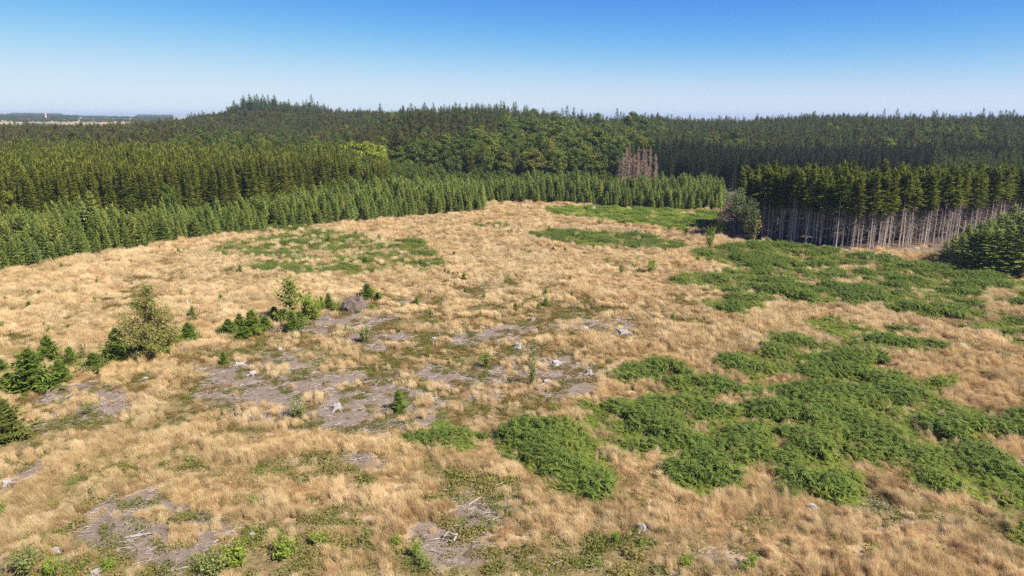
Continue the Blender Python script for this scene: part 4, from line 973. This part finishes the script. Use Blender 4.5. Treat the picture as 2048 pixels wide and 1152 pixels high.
plant_at('turning', 340, 690, 40, 'small_tree', 'leafy undergrowth tree right of the big birch trunk', sxy=1.1)
# the big yellowing birch
rg = np.random.default_rng(77); tr = MB(); Q = []
p = at(305, 713); h = metres(305, 713, 152)
tr.tube([(0, 0, -.2), (.1, 0, h*.25), (-.1, .1, h*.55), (.05, 0, h*.8), (0, 0, h*.97)], [.17, .14, .10, .055, .015], 7)
tr.tube([(.25, 0, -.2), (.5, .1, h*.2), (.9, .1, h*.42), (1.2, 0, h*.6)], [.11, .09, .06, .015], 6)
for k in range(84):
    q_ = rg.uniform(.08, .96)**1.15; z = h*q_; a = rg.uniform(0, 6.28); Lb = (4.4*(1-q_)**.75+.5)*rg.uniform(.5, 1.15)
    d = np.array([cos(a), sin(a), 0]); b0 = np.array([0, 0, z]); e = b0+d*Lb+np.array([0, 0, Lb*rg.uniform(.1, .7)]); mid = (b0+e)/2+np.array([0, 0, -.1*Lb])
    tr.tube([b0, mid, e], [.030, .02, .006], 4, cap=False)
    nl = int((330 if q_ < .55 else 150)*(.7 if q_ > .75 else 1))
    t = rg.uniform(.25, 1.05, nl)[:, None]; pos = b0*(1-t)**2+2*mid*t*(1-t)+e*t*t+rg.normal(0, .30, (nl, 3)); pos[:, 2] -= .15
    nr = rg.normal(size=(nl, 3))+[0, 0, .5]; nr /= np.linalg.norm(nr, axis=1)[:, None]; x = np.cross(nr, rg.normal(size=(nl, 3))); x /= np.linalg.norm(x, axis=1)[:, None]; y = np.cross(nr, x)
    s = .115*rg.uniform(.6, 1.4, nl)[:, None]; Q.append(np.stack([pos-x*s, pos-y*s*.6, pos+x*s, pos+y*s*.6], 1))
o = empty('birch_tree', p); obj('trunk', tr.mesh('trunk', M['deadtwig']), o); obj('crown', MB().quads(np.concatenate(Q)).mesh('crown', M['autumn']), o)
tag(o, 'big loose birch with yellowing leaves rising over the left tree row', 'tree')

for kind, px, py, h, sx, nm, lab in (
    ('limebush', 730, 684, 32, 1.0, 'bush', 'bright lime green round bush casting a dark shadow'), ('bush', 970, 734, 34, .85, 'bush', 'green leafy bush at the edge of the bare patch'),
    ('bush', 858, 713, 26, .5, 'sapling', 'slim green sapling between the lime bush and the leafy bush'), ('young', 799, 824, 44, .85, 'young_spruce', 'small conifer next to a dark stump in the bare patch'),
    ('greybush', 598, 834, 40, 1.15, 'bush', 'round grey green bush alone on the bare ground'), ('greybush', 181, 827, 28, 1.0, 'bush', 'small grey green bush right of the olive spruce'),
    ('greybush', 1064, 772, 78, .35, 'sapling', 'tall thin grey green sapling near the white stump'), ('bush', 506, 1013, 26, 1.2, 'bush', 'small bright bush in the lower grass above the chip patch'),
    ('broom', 144, 972, 18, 1.3, 'rush_tuft', 'green rush tuft in the lower left grass'), ('bush', 8, 1030, 24, 1.3, 'bush', 'small green bush cut by the lower left edge'),
    ('bush', 833, 1112, 34, 1.0, 'bush', 'fresh green shrub left of the curled root'), ('broom', 850, 1138, 38, 1.2, 'broom_bush', 'yellow green broom under the fresh green shrub'),
    ('bush', 792, 1092, 22, 1.4, 'bush', 'low dark green bush near the bottom middle'), ('limebush', 428, 1156, 62, 1.0, 'bush', 'yellow green bush at the bottom left of centre'),
    ('bush', 475, 1130, 50, 1.3, 'bush', 'tangled green bush right of the yellow green one at the bottom'), ('bush', 570, 1112, 40, 1.6, 'bush', 'broad low bramble bush at the lower left'),
    ('limebush', 55, 1146, 56, 1.2, 'bush', 'yellow green bush in the lower left corner'), ('bush', 100, 1150, 36, 1.4, 'bush', 'low green bush beside the corner bush'),
    ('bush', 220, 1140, 26, 1.8, 'bush', 'flat green bramble below the chip patch'), ('bush', 640, 1090, 30, 1.3, 'bush', 'leafy bramble left of the bottom centre'), ('bush', 1108, 826, 20, 1.1, 'bush', 'small yellow green fern bush left of the bracken swath'),
    ('bush', 1232, 1090, 30, .9, 'bush', 'upright green bush below the dense bracken mound'), ('bush', 1303, 547, 32, .9, 'bush', 'bushy green sapling left of the broad bracken sheet'),
    ('bush', 1241, 551, 28, .45, 'sapling', 'thin tall sapling in the upper middle grass'), ('bush', 1267, 541, 14, .6, 'sapling', 'short sapling between the thin and the bushy sapling'),
    ('bush', 1214, 532, 20, .6, 'sapling', 'reddish green sapling in the upper middle grass'), ('greybush', 1048, 616, 18, .7, 'sapling', 'grey green sapling in mid grass'),
    ('greybush', 1142, 595, 16, .9, 'bush', 'dark little bush in the middle of the grass'), ('bush', 968, 599, 14, .8, 'sapling', 'small sapling above the heath patch'), ('bush', 961, 636, 16, .7, 'sapling', 'small sapling inside the heath patch'),
    ('bush', 1421, 497, 44, .5, 'small_tree', 'small leafy tree at the left tip of the broad bracken sheet'), ('limebush', 1534, 490, 16, 1.2, 'bush', 'light green bush below the corner of the stand'),
    ('greybush', 1668, 507, 11, 1.0, 'bush', 'small grey bush before the bare trunks'), ('turning', 1440, 460, 30, .9, 'bush', 'yellowing bush at the foot of the pale willow'),
    ('bush', 1200, 449, 11, 1.4, 'bush', 'small bush in the far bracken near the track'), ('greybush', 1320, 449, 16, 1.6, 'bush', 'grey green willow bush in the far bracken'), ('greybush', 1255, 447, 10, 3.0, 'bush', 'low silvery brushwood in the far bracken'),
    ('broom', 2011, 726, 20, 1.2, 'broom_bush', 'yellow green broom in the pale grass at the right'), ('brushdead', 1951, 724, 13, 1.6, 'dead_shrub', 'small brown dead shrub left of the right broom'),
    ('turning', 1862, 520, 24, 1.3, 'bush', 'yellowing bush left of the right edge larches'), ('greybush', 240, 560, 14, 1.0, 'bush', 'small bush in the upper left grass'),
    ('bush', 92, 655, 13, .8, 'sapling', 'sapling in the left grass above the spruce row'), ('limebush', 216, 536, 10, 1.3, 'bush', 'tiny lime green bush high in the left field'),
    ('bush', 1395, 440, 14, .8, 'sapling', 'sapling at the right end of the far bracken'), ('bush', 1370, 1130, 24, 1.6, 'bush', 'low bramble at the bottom right of centre'), ('bush', 1500, 1140, 30, 1.5, 'bush', 'bramble under the golden grass at the bottom'),
    ('brushdead', 1380, 580, 14, 1.5, 'dead_shrub', 'grey twiggy shrub at the left flank of the broad bracken')):
    plant_at(kind, px, py, h, nm, lab, {'young_spruce': 'tree', 'small_tree': 'tree', 'sapling': 'sapling', 'rush_tuft': 'plant'}.get(nm, 'bush'), None, sx)

for k, (kind, px, py, h, sx, lab) in enumerate((
    ('bush', 42, 782, 30, 1.5, 'low bush filling the gap under the largest bushy spruce'), ('greybush', 5, 792, 24, 1.6, 'grey green brush at the left edge below the spruce row'), ('bush', 160, 742, 22, 1.4, 'low bush under the small yellowing tree'),
    ('turning', 215, 738, 26, 1.0, 'yellowish low bush between the broad low spruce and the conical spruce'), ('brushdead', 268, 722, 22, 1.6, 'grey twigs left of the birch foot'), ('bush', 325, 714, 30, 1.5, 'green undergrowth bush right of the birch foot'),
    ('bush', 356, 694, 30, 1.2, 'green bush between the birch and the bright young spruce'), ('greybush', 440, 668, 16, 1.4, 'low grey bush at the left end of the middle row'), ('bush', 520, 670, 22, 1.5, 'low green bush in front of the middle row'),
    ('brushdead', 545, 668, 20, 2.0, 'tangle of grey twigs in the middle row'), ('bush', 566, 650, 34, 1.1, 'dark green bush left of the lanky spruce'), ('greybush', 600, 660, 26, 1.3, 'grey green bush under the rounded shrub'),
    ('bush', 632, 640, 40, .9, 'upright dark bush right of the rounded shrub'), ('brushdead', 655, 640, 18, 1.8, 'grey brushwood left of the root mound'), ('bush', 675, 622, 18, 1.2, 'small dark bush at the left foot of the root mound'),
    ('bush', 745, 622, 14, 1.3, 'small bush at the right foot of the root mound'), ('broom', 715, 626, 10, 1.2, 'green weed in front of the root mound'))):
    plant_at(kind, px, py, h, 'bush', lab, 'bush', None, sx)
# pale willow and its neighbours at the corner of the stand
KIND['willow'] = (variants(lambda g: broad(g, 14.0, 4.6, .10, 46, 110, .30, flatn=.9), (M['birchleaf'], M['bark']), 2, 1800), 14.0)
plant_at('willow', 1468, 474, 100, 'willow_tree', 'pale grey green willow at the left corner of the bare trunked stand', sxy=1.05, var=0)
plant_at('willow', 1498, 480, 84, 'willow_tree', 'smaller willow with yellow patch leaning on the stand', sxy=.8, var=1)
plant_at('turning', 1504, 482, 62, 'small_tree', 'yellowing tree below the pale willow', sxy=1.0)
plant_at('bush', 1450, 472, 34, 'bush', 'dark bush under the pale willow', 'bush', sxy=1.5)
for k, (px, py, h) in enumerate(((1903, 527, 56), (1918, 534, 66), (1938, 539, 78), (1958, 543, 86), (1985, 546, 84), (2012, 548, 94), (2040, 550, 100), (1930, 522, 70), (1962, 528, 86), (1998, 530, 94), (2030, 532, 104),
                                 (1950, 512, 66), (1990, 514, 84), (2045, 514, 100), (1888, 521, 40), (2075, 545, 104), (2100, 530, 104), (2080, 512, 104), (2015, 502, 88), (2065, 498, 98), (1972, 520, 80))):
    plant_at('larch', px, py, h, 'larch_tree', 'light green larch in the thicket at the right picture edge', 'tree', 'larches at the right edge', random.uniform(1.3, 1.75))

# tiny saplings dotted over the grass
rg = np.random.default_rng(5); cnt = 0
SAP = [join(*bush(np.random.default_rng(1900+k), .9, .33, 5, 90, .07)).mesh('sapling', [M['bushgreen'], M['bark']]) for k in range(5)]
SAPC = [join(*conifer(np.random.default_rng(1950+k), .9, .30, .05, .16, 5, .1, .5, 1.3, .3, .8, sides=2)).mesh('sapling', [M['nearspruce'], M['bark']]) for k in range(3)]
while cnt < 280:
    px, py = (rg.uniform(0, 1400), 455+215*rg.random()**1.6) if cnt > 120 else (rg.normal(960, 190), rg.uniform(440, 560))
    q_ = np.array([at(px, py)[:2]])
    if sdf(q_, FIELD)[0] < 3 or bracken_any(q_)[0] > 0 or zone(q_, SLASH)[0] > 0 or px < 0 or px > 2040: continue
    p = at(px, py); s = rg.uniform(.7, 1.7)
    o = obj('sapling', (SAP+SAPC)[int(rg.integers(8))]); o.location = p; o.rotation_euler = (0, 0, rg.uniform(0, 6.28)); o.scale = (s, s, s*rg.uniform(.9, 1.4))
    tag(o, 'tiny green sapling dotted in the dry grass of the upper clearing', 'sapling', 'tiny saplings in the grass'); cnt += 1

# ------------------------------------------------------------------ stumps, roots, logs
def stump(px, py, wpx, label, hr=.8, roots=5, spread=2.2, dark=False, seed=0, name='tree_stump'):
    rg = np.random.default_rng(seed+int(px)*7); p = at(px, py); r = max(.20, metres(px, py, wpx)/2*.72); h = r*2*hr
    o = empty(name, p, rg.uniform(0, 6.28)); mat = M['darkwood' if dark else 'greywood']
    k = 11; V = []; Fc = []
    rad = r*(1+rg.normal(0, .09, k)); zs = (-.1, h*.25, h*.7, h)
    for i, z in enumerate(zs):
        for j in range(k):
            rr = rad[j]*(1.35, 1.08, .95, .9)[i]; a = 2*pi*j/k
            V.append((cos(a)*rr, sin(a)*rr, z+(rg.normal(0, .09)*h+.12*h*cos(a) if i == 3 else 0)))
    for i in range(3):
        for j in range(k): Fc.append((i*k+j, i*k+(j+1) % k, (i+1)*k+(j+1) % k, (i+1)*k+j))
    tb = obj('trunk_base', MB().add(V, Fc).mesh('trunk_base', mat), o)
    top = [(V[3*k+j][0]*.97, V[3*k+j][1]*.97, V[3*k+j][2]-.012) for j in range(k)]+[(0, 0, h*.97)]
    obj('cut_face', MB().add(top, [(j, (j+1) % k, k) for j in range(k)]).mesh('cut_face', M['darkwood' if dark else 'cutwood']), tb)
    for j in range(roots):
        a = 2*pi*j/roots+rg.normal(0, .3); L_ = r*spread*rg.uniform(.6, 1.2); d = np.array([cos(a), sin(a), 0]); sd = np.array([-sin(a), cos(a), 0])*rg.normal(0, .2)*L_
        mb = MB().tube([d*r*.6+[0, 0, h*.35], d*(r+L_*.35)+sd*.4+[0, 0, h*.22], d*(r+L_)+sd+[0, 0, -.04]], [r*.30, r*.20, r*.06], 6)
        obj('root', mb.mesh('root', mat), o)
    tag(o, label, 'stump')
for a in (
    (855, 580, 10, 'upright pale stump standing alone in dry grass above the heath', 1.1, 3, 1.2), (1037, 696, 19, 'white cut stump with flat top near the thin grey sapling', .75, 5, 1.2),
    (1246, 668, 26, 'wide grey stump in the middle of the clearing with raised roots', .45, 6, 1.6), (1172, 660, 16, 'low grey stump left of the wide grey one', .5, 6, 2.6),
    (497, 904, 9, 'tiny white stump in the golden grass left of centre', .8, 3, 1.2), (155, 889, 14, 'white stump at the upper edge of the left golden grass', .7, 3, 1.2),
    (110, 1104, 20, 'round grey stump in the lower left heath', .6, 4, 1.3), (191, 1149, 24, 'pale stump at the bottom left picture edge', .6, 4, 1.4),
    (1844, 660, 15, 'spiky white stump right of the slanting bracken tongue', .6, 6, 2.0), (1924, 692, 18, 'flat white stump with long roots in the right grass', .4, 7, 2.4),
    (1423, 640, 16, 'white stump under the small oval bracken clump', .5, 5, 2.2), (1362, 580, 9, 'small pale stump left of the broad bracken sheet', .8, 3, 1.3),
    (1625, 632, 11, 'pale stump at the upper tip of the slanting bracken tongue', .6, 4, 1.6), (1800, 766, 18, 'bluish grey stump at the top of the lower bracken', .6, 4, 1.8),
    (1622, 1020, 30, 'broad grey stump half hidden under the lowest bracken edge', .6, 4, 1.4), (1628, 928, 24, 'grey stump showing through a gap in the bracken', .5, 5, 2.0),
    (1584, 814, 20, 'grey stump in the grass gap between bracken bands', .5, 4, 1.6), (674, 818, 24, 'bleached stump with knotty roots on the bare patch', .6, 6, 1.8),
    (1113, 729, 20, 'white stump with one arching root right of the flat topped stump', .5, 5, 2.4), (1095, 766, 22, 'bleached low stump below the arching root', .35, 6, 2.0),
    (797, 612, 12, 'pale rounded stump right of the root mound', .6, 4, 1.6), (1066, 641, 13, 'white stump in the upper heath right of centre', .6, 5, 1.8),
    (1303, 643, 13, 'pale stump in grass right of the wide grey stump', .6, 5, 1.6), (1283, 1060, 26, 'splintered white stump in the lower grass under the bracken mound', .7, 6, 1.8),
    (479, 730, 22, 'white star shaped stump with long sprawling roots', .3, 8, 2.8), (506, 748, 20, 'second star shaped stump just right of the first', .35, 7, 2.4),
    (292, 759, 13, 'small star shaped stump below the big birch', .5, 6, 2.4), (665, 690, 14, 'pale stump left of the lime green bush', .5, 5, 2.0), (870, 680, 16, 'low pale stump in the heath left of centre', .4, 6, 2.4),
    (1178, 748, 15, 'splintered stump at the right end of the bare patch', .8, 5, 2.0), (560, 700, 12, 'small grey stump below the middle spruce row', .6, 5, 2.0), (15, 968, 22, 'white root stump at the left picture edge', .5, 5, 2.0),
    (505, 1072, 16, 'white stump among the lower brambles', .6, 4, 1.6), (1860, 494, 8, 'dark stump under the right end of the bare trunks', .7, 4, 1.6)):
    stump(a[0], a[1], a[2], a[3], *a[4:], dark='dark stump' in a[3])
stump(782, 826, 16, 'dark rotten stump left of the small conifer in the bare patch', .5, 4, 1.4, True)
p = at(1507, 490); o = empty('snag', p)
obj('trunk', MB().tube([(0, 0, -.1), (0, 0, .5), (.05, 0, 1.2), (.08, 0, 1.75)], [.30, .24, .2, .13], 8).mesh('trunk', M['greywood']), o); obj('broken_top', MB().tube([(.08, 0, 1.7), (.16, .03, 2.05)], [.11, .02], 5).mesh('broken_top', M['cutwood']), o)
tag(o, 'short white broken snag at the shaded corner of the stand', 'snag')
# upturned root mound
rg = np.random.default_rng(9); p = at(711, 621); w = metres(711, 621, 25); o = empty('root_mound', p)
k = 18; V = []; Fc = []
for i, (q_, z) in enumerate(((1.0, -.1), (1.02, .35), (.86, .75), (.6, 1.0), (.25, 1.1))):
    for j in range(k):
        a = 2*pi*j/k; rr = w*q_*(1+rg.normal(0, .13)); V.append((cos(a)*rr, sin(a)*rr*.6, z*w*.95*(1+rg.normal(0, .14))))
for i in range(4):
    for j in range(k): Fc.append((i*k+j, i*k+(j+1) % k, (i+1)*k+(j+1) % k, (i+1)*k+j))
Fc.append(tuple(4*k+j for j in range(k)))
obj('earth', MB().add(V, Fc).mesh('earth', M['earth']), o)
for j in range(60):
    a = rg.uniform(0, 6.28); e = rg.uniform(.05, 1.4); d = np.array([cos(a)*cos(e), sin(a)*cos(e)*.6, sin(e)]); L_ = w*rg.uniform(.9, 1.3)
    obj('root', MB().tube([d*w*.7, d*L_+rg.normal(0, .08, 3)*w, d*L_*1.1+rg.normal(0, .16, 3)*w], [.05, .035, .01], 5).mesh('root', M['greywood']), o)
tag(o, 'grey domed root mound of an upturned tree in the middle row', 'root mound')
# tree guard and marker posts
p = at(376, 611); o = empty('tree_guard', p)
mb = MB(); mb.tube([(0, 0, 0), (0, 0, 1.15)], [.085, .075], 10, cap=False); mb.tube([(0, 0, 1.15), (0, 0, 1.18)], [.085, .085], 10, cap=False)
obj('tube', mb.mesh('tube', M['plastic']), o); obj('stake', MB().tube([(.11, 0, -.1), (.11, 0, 1.3)], .025, 5).mesh('stake', M['bark']), o)
tag(o, 'white plastic tree guard on a stake in the left grass', 'tree guard')
p = at(764, 619); o = empty('marker_post', p); obj('post', MB().tube([(0, 0, -.1), (0, 0, .72)], [.04, .035], 6).mesh('post', M['plastic']), o); obj('cap', MB().tube([(0, 0, .72), (0, 0, .76)], [.045, .03], 6).mesh('cap', M['white']), o)
tag(o, 'small white marker post right of the root mound', 'post')
# larger branches and driftwood like roots
def log(px, py, Lpx, az, r, label, forks=2, name='fallen_branch', curl=0.0):
    rg = np.random.default_rng(int(px*3+py)); p = at(px, py); L_ = metres(px, py, Lpx); o = empty(name, p+np.array([0, 0, r*.6]), az)
    pts = [np.array([(t-.5)*L_, curl*L_*sin(pi*t)+rg.normal(0, .02)*L_, .04+.05*L_*sin(pi*t)*rg.random()]) for t in np.linspace(0, 1, 7)]
    st = obj('stem', MB().tube(pts, [r*(1.1-.8*t) for t in np.linspace(0, 1, 7)], 7).mesh('stem', M['greywood']), o)
    for k in range(forks):
        b0 = pts[int(rg.integers(1, 6))]; a = rg.choice([-1, 1])*rg.uniform(.4, 1.0); l2 = L_*rg.uniform(.25, .5)
        obj('fork', MB().tube([b0, b0+np.array([cos(a)*l2*.5, sin(a)*l2*.5, .15*l2]), b0+np.array([cos(a)*l2, sin(a)*l2, .35*l2*rg.random()])], [r*.6, r*.4, r*.1], 5).mesh('fork', M['greywood']), st)
    tag(o, label, 'branch')
for a in (
    (287, 1072, 46, .25, .10, 'forked white driftwood like branch on the lower chip patch', 3), (335, 1040, 40, .5, .07, 'bleached branch above the forked white branch', 1), (290, 1125, 44, .45, .05, 'long thin bleached branch at the foot of the chip patch', 1),
    (455, 1020, 22, .3, .05, 'bleached branch left of the small bright bush', 1), (500, 1035, 45, .25, .05, 'thin grey branch under the small bright bush', 1), (715, 737, 62, .03, .06, 'long straight pale pole lying across the bare patch', 0),
    (515, 845, 30, .4, .05, 'thin branch below the round grey green bush', 1), (580, 770, 46, .45, .06, 'bleached branch across the middle of the bare patch', 2), (90, 850, 46, .5, .05, 'twisted pale branch right of the olive spruce', 3), (75, 880, 40, 1.2, .05, 'crooked pale branch over the rusty ground', 3),
    (210, 765, 26, -.2, .05, 'short pale branch below the left spruce row', 2), (1180, 655, 46, -.1, .08, 'pile like grey branch left of the wide grey stump', 4), (250, 556, 24, .1, .06, 'pale log in the upper left grass', 0), (870, 1105, 34, -.3, .05, 'grey branch left of the curled root', 2),
    (1390, 560, 24, 0, .06, 'grey branch at the left flank of the broad bracken', 1), (1490, 588, 26, .1, .06, 'pale branch under the edge of the broad bracken', 2), (1765, 1028, 34, -.4, .06, 'bundle of bleached branches in the golden grass at the lower right', 4), (1980, 935, 60, .05, .06, 'grey brushwood at the right picture edge', 5),
    (725, 918, 30, .3, .05, 'white brushwood in the grass left of the lone bracken mound', 4), (1000, 660, 24, .2, .05, 'pale branch in the heath above the flat topped stump', 2), (835, 690, 22, .2, .05, 'bleached twig right of the lime green bush', 2), (980, 1028, 40, .1, .05, 'dark twiggy branch in the lower middle grass', 3),
    (1890, 494, 18, -.6, .12, 'fallen dark trunk at the right end of the stand', 1)):
    log(*a)
rg = np.random.default_rng(3); p = at(901, 1083); w = metres(901, 1083, 13); o = empty('curled_root', p)
obj('ring', MB().tube([np.array([cos(t)*w*(.9+.25*sin(2.3*t)), sin(t)*w*.4+.2*cos(3*t), .1+w*.6+sin(t)*w*.62*(1+.2*cos(2*t))]) for t in np.linspace(-.7, 3.6, 12)], [.11, .10, .085, .09, .075, .08, .07, .06, .065, .05, .04, .02], 7).mesh('ring', M['greywood']), o)
obj('root', MB().tube([(w*.6, 0, .1), (-w*.3, -.2, .18), (-w*1.2, -.4, .05)], [.08, .07, .03], 6).mesh('root', M['greywood']), o)
tag(o, 'curled white root ring standing in the lower middle heath', 'root')
